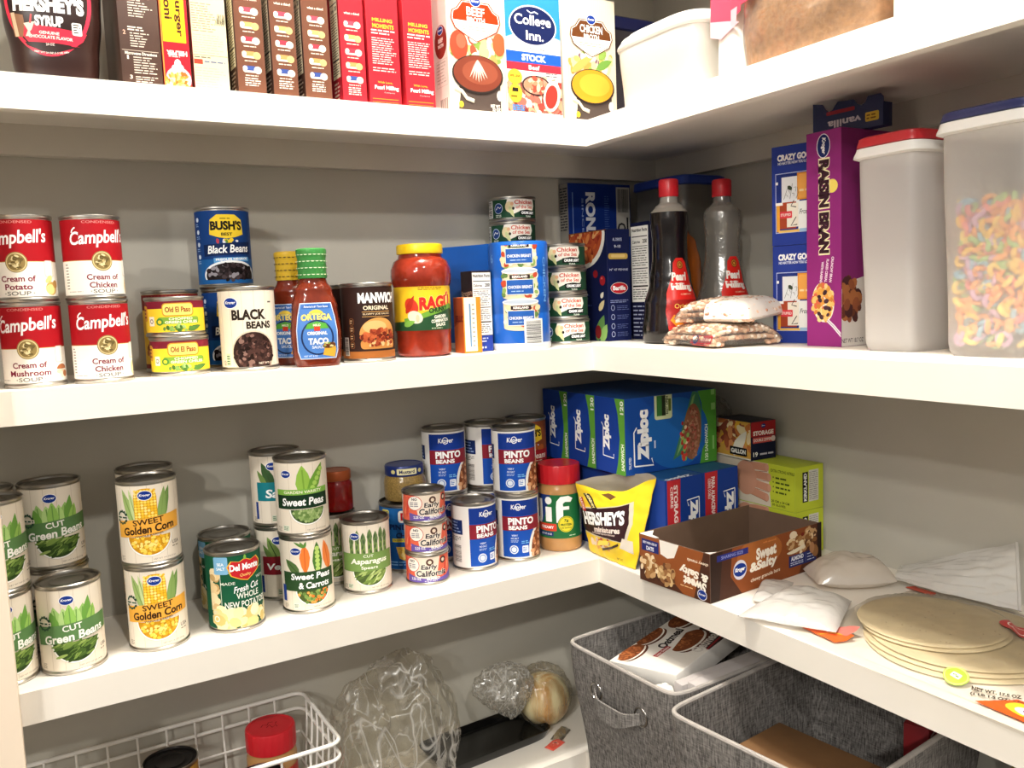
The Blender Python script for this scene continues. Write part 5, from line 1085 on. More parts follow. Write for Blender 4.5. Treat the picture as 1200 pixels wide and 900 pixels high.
# dry bean bags
M_bean = mat('dry_beans', '#e2c6ae', .45, noise=.3, scale=160)
CLEAR = film('clear_bag_film', '#f4f1ea', .10, .06, .14, .5, 40)
def bean_bag(label, loc, rz, w, d, h, seed, labelled, tilt=(0, 0)):
    t = thing('dry_bean_bag', label, 'bag', loc, rz, 'dry bean bags'); t.rotation_euler = (tilt[0], tilt[1], rz)
    core = dict(seed=seed, crinkle=.001, rise=.55, base=.22, px=5, py=5)
    obj('bag', pillow_bm(w, d, h, **core), CLEAR, t)
    core_bm = pillow_bm(w*.93, d*.93, h*.90, seed, 26, 26, .001, 60, .55, .22, 5, 5)
    core_bm.normal_update()
    rnd = random.Random(int(seed*10)+3); bm = bmesh.new(); ik = bm.verts.layers.float_color.new('ink')
    hues = [lin(c) for c in ('#efdccb', '#dfc0a6', '#c79c80', '#f4e6da', '#d3ab90', '#b98a70')]
    pts = [(f.calc_center_median().copy(), f.normal.copy()) for f in core_bm.faces if f.calc_center_median().z > h*.15]
    core_bm.free()
    for p, n in pts:
        p = p+n*.0004+Vector((rnd.uniform(-.0016, .0016), rnd.uniform(-.0016, .0016), 0))
        s_ = bmesh.ops.create_icosphere(bm, subdivisions=2, radius=1.0)['verts']
        q = Euler((rnd.uniform(-.6, .6), rnd.uniform(-.6, .6), rnd.uniform(0, 6))).to_matrix().to_4x4()
        c_ = rnd.choice(hues)
        for v in s_: v[ik] = (*c_, 1)
        bmesh.ops.transform(bm, matrix=Matrix.Translation(p) @ q @ Matrix.Diagonal((.0060, .0040, .0032, 1)), verts=s_)
    b = obj('beans', bm, GLOSS, t); b['kind'] = 'stuff'
    if labelled:
        bm = pillow_bm(w*1.004, d*1.004, h*1.02, seed, 44, 44, .0016, 50, .55, .22, 5, 5)
        for v in list(bm.verts):
            if v.co.y > -d*.02-.25*v.co.x: bm.verts.remove(v)
        obj('label', bm, mat('white_bag_print', '#e6e0d8', .4, bump=.3, scale=40), t)
    return t
b1 = bean_bag('bag of dry speckled beans lying flat, the lower of two beside the syrup', (-.2090, -.3970, TB+.0005), -.16, .122, .140, .034, 1.0, False)
a = Art(120); a.rrect(-26, 4, 26, 16, 2, '#9c2430'); a.ell(-14, 10, 7, 6, '#1f2f6e'); a.text('Kroger', -14, 10, 10, 3.4, '#ffffff', .02); a.text('PINTO BEANS', 10, 10, 26, 4, '#f3dcd6', .03); a.lines(-20, 1, 24, 3.5, 1, '#c94a52')
a.build('bag_print', lambda u, v, h: (-61-.4-h*.5+6*(v/18)**2, -u-38, v+2), b1, GLOSS, step=3, vstep=3)
bean_bag('bag of dry speckled beans with white printed half, lying on top of the other', (-.1900, -.4000, TB+.0365), .22, .116, .128, .034, 4.0, True, (0, -.06))

# top shelf, right run
t = thing('storage_tub', 'big white plastic tub with domed lid in the top shelf corner', 'tub', (-.190, -.3480, TA), 0)
obj('tub', loft_bm([(0, .093, .081, 6), (.006, .099, .087, 6), (.098, .104, .0925, 6)], 72, 8, cap1=False), film('milky_plastic', '#f6f4ee', .86, .05, .3), t)
obj('lid', loft_bm([(.092, .105, .0945, 6), (.096, .106, .0955, 6), (.106, .103, .093, 5), (.114, .094, .086, 4.5), (.119, .076, .072, 4), (.1205, .030, .036, 2.4), (.121, .006, .006, 2)], 72, 18), film('milky_lid', '#f6f4ee', .80, .05, .3), t)
t = thing('grain_bag', 'clear bag of tan grain with pink printed corner at the top shelf edge', 'bag', (-.2380, -.6080, TA), 0)
bm = loft_bm([(0, .040, .090, 3.4), (.006, .048, .099, 3.4), (.05, .055, .103, 3), (.12, .052, .100, 3), (.19, .040, .094, 3), (.215, .012, .098, 3)], 72, 26)
for v in bm.verts: k = .004*nz(v.co.x, v.co.y, v.co.z+2, 28); v.co.x += k; v.co.y += k*.6
g = bm
gm = mat('tan_grain', '#b98d62', .5, noise=.22, scale=130, bump=.3)
obj('grain', g, gm, t)['kind'] = 'stuff'
bm = loft_bm([(0, .042, .092, 3.4), (.006, .050, .101, 3.4), (.05, .057, .105, 3), (.12, .054, .102, 3), (.19, .042, .096, 3), (.245, .006, .102, 3)], 72, 26)
for v in bm.verts: k = .004*nz(v.co.x, v.co.y, v.co.z+2, 28)+.0012*nz(v.co.x, v.co.y, v.co.z, 90); v.co.x += k; v.co.y += k*.6
obj('bag', bm, CLEAR, t)
a = Art(121); a.poly([(-105, 78), (-40, 92), (-30, 150), (-105, 150)], '#e2435a'); a.poly([(-105, 60), (-86, 64), (-84, 84), (-105, 80)], '#f0a0a8'); a.stroke([(-100, 96), (-76, 104), (-62, 124)], 5, '#f6e6e6')
a.build('bag_print', lambda u, v, h: (-57.5-h, -u, v), t, GLOSS, step=6, vstep=6, clip=(-95, 60, 60, 150))
t = thing('flour_bag', 'white and pink printed bag standing between the white tub and the grain', 'bag', (-.1950, -.4735, TA), 0)
FB = [(0, .066, .026, 4), (.01, .070, .0285, 4), (.17, .066, .028, 3.4), (.225, .010, .0285, 3)]
obj('bag', loft_bm(FB, 56, 22), mat('white_bag_paper', '#ece6e0', .5, noise=.04, bump=.2), t)
a = Art(124); a.poly([(-36, 84), (-6, 74), (36, 90), (36, 180), (-36, 180)], '#e2435a'); a.poly([(-36, 70), (-10, 62), (30, 76), (6, 82), (-36, 90)], '#f0a9b4'); a.stroke([(4, 150), (10, 124), (20, 112), (36, 120)], 5, '#f4e9ea')
a.build('bag_print', lambda u, v, h: (-71.5+max(0, v-90)*.05-h, -u*.85, v), t, GLOSS, step=6, clip=(-33, 40, 33, 160))
t = thing('snack_box', 'carton with reddish food picture next to the grain bag on the top shelf', 'box', (-.2250, -.7690, TA), 0)
obj('carton', box_bm(-.05, .05, -.036, .036, 0, .20, .001), mat('carton_cream', '#e6d2bd', .5, noise=.04), t)
a = Art(122); a.rect(-40, 0, 40, 200, '#efe0d0'); a.ell(10, 52, 42, 34, '#e8b08a', 24); a.ell(8, 56, 34, 27, '#c94a44', 24); a.blobs(8, 56, 30, 24, 40, 5, 3, ['#d96a5a', '#b8342f', '#e9a07a'])
a.build('side_panel', on_left(-50.05), t, clip=(-35.5, 1, 35.5, 199))
t = thing('storage_box', 'navy lidded storage box against the wall behind the chicken broth', 'box', (-.1400, -.0760, TA), 0)
obj('tub', loft_bm([(0, .075, .050, 7), (.01, .080, .055, 7), (.178, .085, .060, 7)], 64, 8), mat('dark_tub', '#4a4650', .5), t)
obj('lid', loft_bm([(.176, .087, .062, 7), (.178, .090, .065, 7), (.196, .090, .065, 7), (.200, .084, .058, 7)], 64, 6), mat('navy_plastic', '#1c2258', .4), t)

# lower shelf: bag of chocolate miniatures
t = thing('candy_bag', 'open yellow bag of chocolate miniatures beside the peanut butter jar', 'bag', (0, 0, 0), 0)
def candy(s, tt, off=0.0):
    """s runs along the bag from the peanut butter side, tt upwards"""
    bl, br = Vector((-.3000, -.1720, TC+.0006)), Vector((-.3030, -.2980, TC+.0006))
    tl, tr = Vector((-.3180, -.1600, 1.1040)), Vector((-.2630, -.3060, 1.1280))
    p = bl.lerp(br, s).lerp(tl.lerp(tr, s), tt)
    bulge = math.sin(PI*min(1, max(0, s)))**.7*(math.sin(PI*min(1, tt*.9+.08))**.8)
    sag = -.017*math.sin(PI*s)*tt**3
    w = .0018*nz(s*3, tt*3, 5.0, 3.0)
    return p+Vector((-.012*bulge-off+w, 0, sag+(.004*nz(s, 9, 1, 4)*tt**4)))
def candy_back(s, tt):
    p = candy(s, tt); bulge = math.sin(PI*s)**.6*math.sin(PI*min(1, tt*.85+.12))**.7
    return p+Vector((.026*bulge+.014*math.sin(PI*s), 0, (.026*math.sin(PI*s)+.002)*tt**3))
def sheet(fn, n=28):
    bm = bmesh.new(); g = [[bm.verts.new(fn(i/n, j/n)) for i in range(n+1)] for j in range(n+1)]
    for j in range(n):
        for i in range(n): bm.faces.new((g[j][i], g[j][i+1], g[j+1][i+1], g[j+1][i]))
    return bm
obj('front_sheet', sheet(candy), mat('yellow_film', '#f2cf2c', .3, bump=.25, scale=30), t, recalc=False)
obj('back_sheet', sheet(candy_back), mat('silver_film', '#b9b2a2', .35, .3, bump=.3, scale=35), t, recalc=False)
a = Art(125); a.rect(-50, 0, 50, 100, '#f2cf2c')
a.poly([(-50, 30), (31, 26), (36, 50), (31, 78), (-50, 66)], '#cfc6b2'); a.poly([(-50, 32), (27, 27), (31, 50), (26, 76), (-50, 64)], '#33191d')
a.text("HERSHEY'S", -10, 55, 68, 20, '#ffffff', .05, 0, .1); a.text('miniatures', -2, 39.5, 44, 7.5, '#f0e0d6', .04, 0, .06); a.text('A LITTLE SOMETHING FOR EVERYONE', -8, 33.5, 42, 2, '#e6d2c8', .03, 0, .03)
a.blobs(-16, 20, 20, 5, 16, 6, 3, ['#f0d9c0', '#e6a64a', '#f6e27a', '#d9c0b0', '#c9503a'], box=True); a.poly([(-20, 16), (0, 20), (4, 26), (-16, 24)], '#f6e05a'); a.stroke([(-12, 12), (8, 18), (20, 24)], 3, '#3a2a24')
a.poly([(-40, 88), (-26, 68), (-16, 68), (-30, 90)], '#2b2024'); a.text('HERSHEY', -28, 79, 24, 4, '#f6e6a0', .04, rot=-.95); a.poly([(-48, 80), (-44, 62), (-36, 62), (-42, 82)], '#b8322c'); a.text('KRACKEL', -43, 72, 18, 4, '#f6e0d6', .03, rot=-1.2); a.poly([(-14, 94), (0, 84), (6, 90), (-6, 96)], '#6a4a2a'); a.poly([(22, 20), (44, 16), (40, 30), (24, 32)], '#d9cfc0'); a.text('NET WT', 22, 6, 12, 2.6, '#7a5a1a', .01)
a.build('front_print', lambda u, v, h: tuple(candy((u+50)/100, v/100, .0008+h/1000)*1000), t, GLOSS, step=2.0, vstep=2.0, clip=(-49.5, .5, 49.5, 99.5), eps=.16)

# open granola bar box
GW, GD, GH = .252, .143, .0715
GO = Vector((-.314, -.478, TC)); GR = .07
t = thing('granola_box', 'open brown granola bar box at the shelf edge', 'box', GO, GR)
bm = bmesh.new()
add_box(bm, 0, GW, 0, .0013, 0, GH); add_box(bm, 0, GW, GD-.0013, GD, 0, GH+.001); add_box(bm, 0, .0013, .0013, GD-.0013, 0, GH); add_box(bm, GW-.0013, GW, .0013, GD-.0013, 0, GH-.002); add_box(bm, .0013, GW-.0013, .0013, GD-.0013, 0, .0013)
obj('carton', bm, mat('grey_brown_card', '#6e5747', .7, noise=.06, scale=30), t, smooth=False)
# flaps folded in at the open end
bm = bmesh.new()
def flap(pts, th=.0009):
    lo = [bm.verts.new(p) for p in pts]; hi = [bm.verts.new((p[0], p[1], p[2]+th)) for p in pts]
    bm.faces.new(lo[::-1]); bm.faces.new(hi)
    for i in range(len(pts)): j = (i+1) % len(pts); bm.faces.new((lo[i], lo[j], hi[j], hi[i]))
flap([(.001, .001, GH-.001), (.060, .001, GH-.006), (.046, .016, GH-.010), (.010, .024, GH-.006), (.001, .030, GH-.001)])
obj('flap', bm, mat('white_card', '#efebe4', .6), t, smooth=False)
bm = bmesh.new()
flap([(.001, GD-.001, GH), (.001, GD-.032, GH-.001), (.014, GD-.028, GH-.004), (.018, GD-.010, GH-.004), (.030, GD-.001, GH-.001)])
obj('flap', bm, mat('white_card', '#efebe4', .6), t, smooth=False)
a = Art(126); a.rect(-130, 0, 130, 80, '#8a4a26'); a.poly([(-126, 0), (-60, 0), (-84, 30), (-80, 71), (-126, 71)], '#4a2c20'); a.poly([(70, 0), (126, 0), (126, 71), (100, 71), (84, 30)], '#5a3424'); a.poly([(-126, 0), (-108, 0), (-100, 71), (-126, 71)], '#33221c'); a.ell(-20, 52, 50, 26, '#a5602f', 26); a.rect(115, 0, 126, 72, '#2a1a16')
a.rect(-112, 57, -46, 66, '#2a2f7a'); a.text('SHARING SIZE', -80, 61.5, 46, 4.6, '#8a90cc', .02); a.ell(-64, 36, 14.5, 14.5, '#d9d6e2', 26); store_logo(a, -64, 36, 27, BLUE); a.text('Kroger', -64, 36, 22, 8, '#ffffff', .03, .2)
a.text('Sweet', -6, 52, 46, 18, '#f8efe0', .05, .1, .05); a.text('&Salty', -12, 33, 62, 18, '#f8efe0', .05, .1, .05); a.text('chewy granola bars', -8, 15.5, 66, 7, '#f3e3cc', .015, .1, .05); a.text('with almonds', 2, 66, 30, 3, '#d98a4a', .02)
a.rect(46, 14, 112, 32, '#26306e'); a.text('ALMOND', 66, 27, 30, 7, '#e9ecf6', .05); a.lines(50, 16, 82, 22, 2, '#c9d0ea', .5, .1); a.rect(86, 16, 86.5, 30, '#8a90cc'); a.lines(90, 16, 110, 30, 3, '#c9d0ea', .3, .2)
a.blobs(70, 48, 30, 13, 80, 5.5, 3.4, ['#c9a070', '#e3c69a', '#a87a4a', '#f0dcb8', '#8f5f36', '#b8875a'], rot=.3); a.ell(62, 42, 22, 6, '#f0e2c8', 20, rot=.15, a0=PI, a1=2*PI); a.blobs(96, 54, 13, 15, 40, 5, 3.4, ['#c9a070', '#8f5f36', '#e3c69a', '#6a432a']); a.ell(108, 30, 8, 10, '#9a6a42', 16, rot=.4); a.ell(100, 36, 6, 9, '#b8835a', 14); a.ell(56, 64, 9, 6, '#e9d6b8', 14); a.ell(78, 61, 4, 3, '#7a2a20', 10)
a.build('front_panel', lambda u, v, h: (u+GW*500, -.05-h, v), t, clip=(-GW*500+.5, .5, GW*500-.5, GH*1000-.4))
a = Art(127); a.rect(-80, 0, 80, 80, '#8f4f28'); a.poly([(-76, 0), (20, 0), (-10, 20), (-60, 34), (-76, 40)], '#4f2f22'); a.poly([(40, 0), (76, 0), (76, 72), (60, 72)], '#4a2c20')
a.blobs(-50, 26, 18, 16, 60, 6, 3.6, ['#c9a070', '#e3c69a', '#a87a4a', '#f0dcb8', '#8f5f36']); a.blobs(-14, 22, 16, 15, 50, 6, 3.6, ['#b8905f', '#d9b986', '#9a6a42', '#6a432a']); a.rect(-66, 48, -30, 66, '#232a6e'); a.text('BEST WHEN USED BY', -48, 61, 30, 3.6, '#e9ecf6', .03); a.text('DATE', -48, 53, 16, 6, '#e9ecf6', .04)
a.text('Sweet', 42, 21, 44, 15, '#f8efe0', .05, .1, PI-.06); a.text('& Salty', 40, 37, 56, 15, '#f8efe0', .05, .1, PI-.06); a.text('chewy granola', 48, 55, 40, 6, '#f3e3cc', .02, .1, PI); a.ell(56, 9, 9, 8, '#e9e6ee', 22); a.ell(56, 9, 8, 7, BLUE, 22); a.text('Kroger', 56, 9, 13, 4.5, '#ffffff', .02, .2); a.lines(14, 12, 40, 15, 1, '#e9c08a'); a.poly([(-28, 72), (-26, 50), (-12, 46), (2, 50), (12, 72)], '#efe9e0')
a.build('side_panel', lambda u, v, h: (-.05-h, GD*500-u, v), t, clip=(-GD*500+.5, .5, GD*500-.5, GH*1000-.4))

# white pouches and tortillas on the right
WHITE = film('white_poly', '#f1eeea', .90, .06, .22, .5, 26)
t = thing('poly_bag', 'flat white poly bag lying in front of the granola box', 'bag', (-.238, -.577, TC+.0040), .35)
obj('bag', pillow_bm(.135, .105, .020, 2.0, crinkle=.0035, freq=34, base=.15, px=3, py=3, outline=lambda u, v, x, y: (x*(1+.12*v), y*(1-.18*u))), WHITE, t)
obj('flap', pillow_bm(.10, .045, .006, 6.0, crinkle=.003, freq=40, base=.2, outline=lambda u, v, x, y: (x+.045, y+.062+.012*u)), WHITE, t)
t = thing('mask_packet', 'puffy white wrapped packet at the wall behind the flat poly bag', 'packet', (-.093, -.538, TC+.0005), -.55)
obj('packet', pillow_bm(.108, .085, .042, 8.0, crinkle=.0050, freq=34, rise=.6, base=.3, px=3, py=3, outline=lambda u, v, x, y: (x*(1+.10*max(0, -u)**2), y*(1-.25*max(0, abs(u)-.2)**1.5))), film('tan_wrap', '#f2e8dc', .88, .08, .2, .4, 30), t)
# long white sleeve leaning on the wall
t = thing('plastic_sleeve', 'long clear white plastic sleeve leaning against the wall', 'bag', (0, 0, 0), 0)
def sleeve(s, q, off=0.0):
    a0, a1 = Vector((-.062, -.588, TC+.012)), Vector((-.036, -.750, TC+.010))
    b0, b1 = Vector((-.006, -.560, TC+.014)), Vector((.004, -.722, TC+.088))
    p = a0.lerp(a1, s).lerp(b0.lerp(b1, s), q)
    return p+Vector((-off, 0, .004*math.sin(PI*q)+.0030*nz(s*.25, q, 3+off*60, 11)+.002*nz(s, q*2, 5, 6)+off*.6*math.sin(PI*q)))
bm = sheet(lambda s, q: sleeve(s, q), 40); b2 = sheet(lambda s, q: sleeve(s, q, .006*math.sin(PI*s)*math.sin(PI*q)+.0008), 40)
me = bpy.data.meshes.new('tmp'); b2.to_mesh(me); b2.free(); bm.from_mesh(me); bpy.data.meshes.remove(me)
obj('sleeve', bm, film('milky_sleeve', '#f6f4f0', .86, .10, .16, .4, 24), t, recalc=False)
bm = bmesh.new(); tube_bm(bm, [sleeve(1, k/10)+Vector((0, -.001, 0)) for k in range(11)], .0022, 8)
obj('seam', bm, WHITE, t)
def tortilla(label, x, y, z, r, seed, rz, tilt=(0, 0)):
    t = thing('tortilla', label, 'tortilla', (x, y, z), rz, 'flour tortillas'); t.rotation_euler = (tilt[0], tilt[1], rz)
    n = 64; bm = bmesh.new(); rg = []
    for k, (q, zz) in enumerate(((.0, .0022), (.3, .0023), (.6, .0022), (.85, .0023), (.97, .0021), (1, .0012), (.985, .0002), (.5, .0), (0, 0))):
        if q == 0: rg.append([bm.verts.new((0, 0, zz))]); continue
        rg.append([bm.verts.new((r*q*(1+.02*nz(math.cos(2*PI*i/n), math.sin(2*PI*i/n), seed, 1.3))*math.cos(2*PI*i/n), r*q*(1+.02*nz(math.cos(2*PI*i/n), math.sin(2*PI*i/n), seed, 1.3))*math.sin(2*PI*i/n), zz+(.0006*nz(i*.2, q*4, seed) if .2 < q < .97 else 0))) for i in range(n)])
    for p, q in zip(rg, rg[1:]):
        for i in range(n):
            j = (i+1) % n
            if len(p) == 1: bm.faces.new((p[0], q[i], q[j]))
            elif len(q) == 1: bm.faces.new((p[j], p[i], q[0]))
            else: bm.faces.new((p[i], q[i], q[j], p[j]))
    obj('round', bm, M_tort, t)
    a = Art(int(seed*7)+130)
    for _ in range(26):
        g, q = a.r.uniform(0, 2*PI), r*930*math.sqrt(a.r.random()); a.ell(q*math.cos(g), q*math.sin(g), a.r.uniform(.5, 1.5), a.r.uniform(.4, 1.0), a.r.choice(['#94744a', '#7d5f3a', '#a8875a']), 8, rot=a.r.uniform(0, 3))
    a.build('toast_marks', lambda u, v, h: (u, v, 3.0+h), t)
M_tort = mat('flour_tortilla', '#ddcfae', .7, noise=.07, scale=38)
tt_ = [('flour tortilla at the bottom of the fanned pile nearest the shelf edge', -.172, -.757, .0010, .110), ('flour tortilla second from the bottom of the fanned pile', -.166, -.752, .0040, .109), ('flour tortilla in the middle of the fanned pile', -.158, -.748, .0070, .109), ('flour tortilla second from the top of the fanned pile', -.166, -.716, .0105, .086), ('round flour tortilla on top of the fanned pile', -.163, -.711, .0136, .086)]
for k, (lb, x, y, z, r) in enumerate(tt_): tortilla(lb, x, y, TC+z, r, 1+k*1.7, k*1.1)
t = thing('tortilla_bag', 'clear tortilla bag with orange printed corners spread over the tortillas', 'bag', (-.170, -.760, TC+.0002), 0)
def tbag(u, v):
    x, y = u*.148+.008*v, v*(.172 if v < 0 else .152)
    def hump(cx, cy, r, h): d = math.hypot(x-cx, y-cy)/r; return h*(1-min(1, max(0, (d-1.0)/.25)))
    z = max(.0012, hump(.005, .010, .110, .0118), hump(.007, .048, .087, .0188))
    return Vector((x, y, z+.0012*abs(nz(u, v, 1, 5))+.001*abs(nz(u, v, 2, 11))))
bm = sheet(lambda s, q: tbag(2*s-1, 2*q-1), 70)
obj('bag', bm, film('tortilla_film', '#fdfbf7', .035, .03, .16, .3, 30), t, recalc=False)
def tprint(name, art, cx, cy, rot):
    c, s = math.cos(rot), math.sin(rot)
    def f(u, v, h):
        x, y = cx+(u*c-v*s)/1000, cy+(u*s+v*c)/1000
        q = y/(.172 if y < 0 else .152); p = tbag((x-.008*q)/.148, q); return (x*1000, y*1000, p.z*1000+.8+h)
    art.build(name, f, t, GLOSS, step=3, vstep=3, eps=.14)
NR = -PI/2  # printed so that it reads from the aisle side
a = Art(140); a.poly([(-30, -14), (26, -20), (34, 6), (6, 16), (-22, 12)], '#e8642a'); a.stroke([(-2, -14), (4, 2), (20, 8)], 2, '#f6c23a'); a.poly([(-14, 12), (26, 4), (30, 22), (-2, 26)], '#c9746a')
tprint('corner_print', a, -.100, .118, NR)
a = Art(141); a.poly([(-34, -18), (30, -22), (34, 22), (-10, 20)], '#e85a22'); a.ell(8, 2, 20, 14, '#f6c832', 20); a.ell(12, 0, 14, 9, '#efe6f0', 18); a.ell(14, 0, 8, 5, '#5a2a6a', 14)
tprint('corner_print', a, -.109, -.122, NR)
a = Art(142); a.poly([(-22, -6), (22, -8), (18, 7), (-16, 8)], '#cf4f34'); tprint('edge_print', a, .124, .140, NR)
a = Art(143); a.rect(-18, -7, 22, 7, '#8a3a72'); tprint('edge_print', a, .126, .020, NR)
a = Art(144); a.ell(0, 0, 22, 15, '#c22f2c', 24); a.ell(2, 0, 15, 9, '#f0dcd2', 20); a.ell(2, 0, 13, 7.4, '#c22f2c', 20); tprint('edge_print', a, .060, -.030, NR)
a = Art(145); a.ell(0, 0, 13, 13, '#a8d046', 26); a.ring(0, 0, 12, 12, 1, '#d6ec8a', 26); a.rrect(-5, -4, 5, 4, 1, '#f2f6e4'); a.text('0g', 0, 0, 7, 4, '#6a8a2a', .03); tprint('round_sticker', a, -.100, -.051, NR)
a = Art(146); a.text('NET WT. 17.5 OZ', 0, 6, 46, 8, '#3a2c20', .04); a.text('(1 LB 1.5 OZ) 496g', 2, -6, 52, 8, '#3a2c20', .05); tprint('weight_print', a, -.098, -.094, NR+.5)
# small clear bag on the glove boxes
t = thing('clear_bag', 'small crumpled clear bag wedged behind the gallon bag box', 'bag', (-.030, -.195, TC+.148), 0)
bm = bmesh.new(); bmesh.ops.create_icosphere(bm, subdivisions=4, radius=1.0)
for v in bm.verts: p = v.co.copy(); k = 1+.28*nz(p.x, p.y, p.z+4, 1.6)+.16*nz(p.x, p.y, p.z+9, 4); v.co = Vector((p.x*.030*k, p.y*.034*k, .050+p.z*.049*min(k, 1.0)))
obj('bag', bm, creased('small_bag_film', '#f3f1ec', .06, .4, 30, .04), t)

# ---------------------------------------------------------------- bottom shelf
M_fab = bpy.data.materials.new('grey_woven_fabric'); M_fab.use_nodes = True
def fabric(m):
    nt = m.node_tree; N = nt.nodes.new; L = nt.links.new; b = nt.nodes['Principled BSDF']; b.inputs['Roughness'].default_value = .85
    tc = N('ShaderNodeTexCoord'); mp = N('ShaderNodeMapping'); mp.inputs['Scale'].default_value = (520, 520, 60); L(tc.outputs['Object'], mp.inputs['Vector'])
    mp2 = N('ShaderNodeMapping'); mp2.inputs['Scale'].default_value = (90, 90, 620); L(tc.outputs['Object'], mp2.inputs['Vector'])
    n1 = N('ShaderNodeTexNoise'); n1.inputs['Scale'].default_value = 1; n1.inputs['Detail'].default_value = 2; L(mp.outputs[0], n1.inputs['Vector'])
    n2 = N('ShaderNodeTexNoise'); n2.inputs['Scale'].default_value = 1; n2.inputs['Detail'].default_value = 2; L(mp2.outputs[0], n2.inputs['Vector'])
    m_a = N('ShaderNodeMath'); m_a.operation = 'MULTIPLY'; m_a.inputs[1].default_value = 1.3; L(n1.outputs['Fac'], m_a.inputs[0]); m_b = N('ShaderNodeMath'); m_b.operation = 'MULTIPLY'; m_b.inputs[1].default_value = .7; L(n2.outputs['Fac'], m_b.inputs[0])
    mx_ = N('ShaderNodeMath'); mx_.operation = 'ADD'; L(m_a.outputs[0], mx_.inputs[0]); L(m_b.outputs[0], mx_.inputs[1])
    r = N('ShaderNodeValToRGB'); r.color_ramp.elements[0].position = .36; r.color_ramp.elements[1].position = .68
    mh = N('ShaderNodeMath'); mh.operation = 'MULTIPLY'; mh.inputs[1].default_value = .5; L(mx_.outputs[0], mh.inputs[0])
    r.color_ramp.elements[0].color = (*lin('#454240'), 1); r.color_ramp.elements[1].color = (*lin('#9d9894'), 1)
    L(mh.outputs[0], r.inputs['Fac']); L(r.outputs['Color'], b.inputs['Base Color'])
fabric(M_fab)
M_edge = mat('pale_binding', '#a39d98', .7, noise=.1, scale=90)
M_metal = mat('grommet_steel', '#b9b6b2', .25, 1.0)
def fabric_bin(label, x0, x1, y0, y1, h, rz, taper=.022):
    (cx, cy), w, d = bx(x0, x1, y0, y1)
    t = thing('fabric_bin', label, 'storage bin', (cx, cy, TD), rz, 'grey fabric storage bins')
    th = .005; e = 14
    outer = [(0, w/2-taper, d/2-taper*.7, e), (h, w/2, d/2, e)]; inner = [(.006, w/2-taper-th, d/2-taper*.7-th, e), (h, w/2-th, d/2-th, e)]
    bm = loft_bm(outer, 96, 14, cap1=False); b2 = loft_bm(inner, 96, 14, cap1=False)
    bmesh.ops.reverse_faces(b2, faces=b2.faces[:]); me = bpy.data.meshes.new('tmp'); b2.to_mesh(me); b2.free(); bm.from_mesh(me); bpy.data.meshes.remove(me)
    bm.verts.ensure_lookup_table()
    top = sorted([v for v in bm.verts if abs(v.co.z-h) < 1e-5], key=lambda v: v.index); n = len(top)//2
    for i in range(n): bm.faces.new((top[i], top[(i+1) % n], top[n+(i+1) % n], top[n+i]))
    obj('body', bm, M_fab, t, recalc=False)
    bm = bmesh.new(); ring = [sup(2*PI*k/96, w/2-th/2, d/2-th/2, e) for k in range(97)]
    tube_bm(bm, [(x, y, h+.0005) for x, y in ring], .0034, 8, False); obj('rim_binding', bm, M_edge, t)
    xf = lambda z: -(w/2-taper*(1-z/h))
    hz = h*.74; ys = (.052, -.052)
    pts = []
    for k in range(17):
        q = k/16; y = ys[0]+(ys[1]-ys[0])*q; s = math.sin(PI*q)
        pts.append((xf(hz)-.0045-.013*min(1, s*1.6), y, hz-.012*s-.003))
    bm = bmesh.new(); V = []
    for k, p in enumerate(pts):
        wd = .0125-.003*math.cos(PI*2*k/16)
        V.append([bm.verts.new((p[0]-dx, p[1], p[2]+dz)) for dx, dz in ((0, -wd), (.0022, -wd+.001), (.0022, wd-.001), (0, wd), (-.0006, wd-.001), (-.0006, -wd+.001))])
    for p, q in zip(V, V[1:]):
        for k in range(6): bm.faces.new((p[k], p[(k+1) % 6], q[(k+1) % 6], q[k]))
    bm.faces.new(V[0]); bm.faces.new(V[-1][::-1])
    hd = obj('handle', bm, M_fab, t)
    for y in ys:
        bm = bmesh.new(); tube_bm(bm, [(xf(hz)-.0022, y+.0125*math.cos(2*PI*k/24), hz+.0135*math.sin(2*PI*k/24)) for k in range(25)], .0022, 8, False)
        obj('grommet', bm, M_metal, hd)
    return t
fabric_bin('grey fabric bin holding the cookie box, beside the onion', -.3830, -.0500, -.4620, -.2080, .2236, .05)
fabric_bin('grey fabric bin holding brown cardboard, farther from the onion', -.4010, -.0600, -.7420, -.4720, .2250, .11)
# cookie box leaning in the first bin
t = thing('cookie_box', 'white and brown oatmeal creme cookie box leaning in the fabric bin', 'box', (-.2150, -.3115, .8570), 0)
t.rotation_euler = (math.radians(-5), math.radians(-3), .30)
obj('carton', box_bm(-.128, .128, -.062, .062, -.030, 0, .001), mat('carton_white', '#e6e2dc', .5, noise=.03), t)
a = Art(150); a.rect(-140, -74, 140, 74, '#e9e4dc'); a.poly([(-30, -64), (120, -64), (120, 8), (40, -4), (-20, -40)], '#3a2a28')
for cx, cy, s in ((-86, 44, .75), (-20, 52, .8), (70, 40, 1.0), (-10, -16, 1.0)):
    a.ell(cx, cy-6*s, 46*s, 20*s, '#5a2f1c', 26, rot=.1); a.ell(cx, cy-2*s, 45*s, 18*s, '#f2ece2', 26, rot=.1); a.ell(cx, cy+4*s, 46*s, 20*s, '#7a4224', 26, rot=.1); a.blobs(cx, cy+5*s, 40*s, 15*s, 40, 4, 2, ['#8f5230', '#663418', '#a5643a'])
a.poly([(-118, 6), (-60, 14), (30, 34), (30, 10), (-50, -8), (-118, -20)], '#e9e4dc'); a.text('Oatmeal', -14, 18, 80, 17, '#231c1c', .04, .12, .14); a.rect(-86, -2, -44, 7, '#a3262e'); a.text('Little Debbie', -65, 2.5, 36, 5, '#f6e6e0', .02, .2)
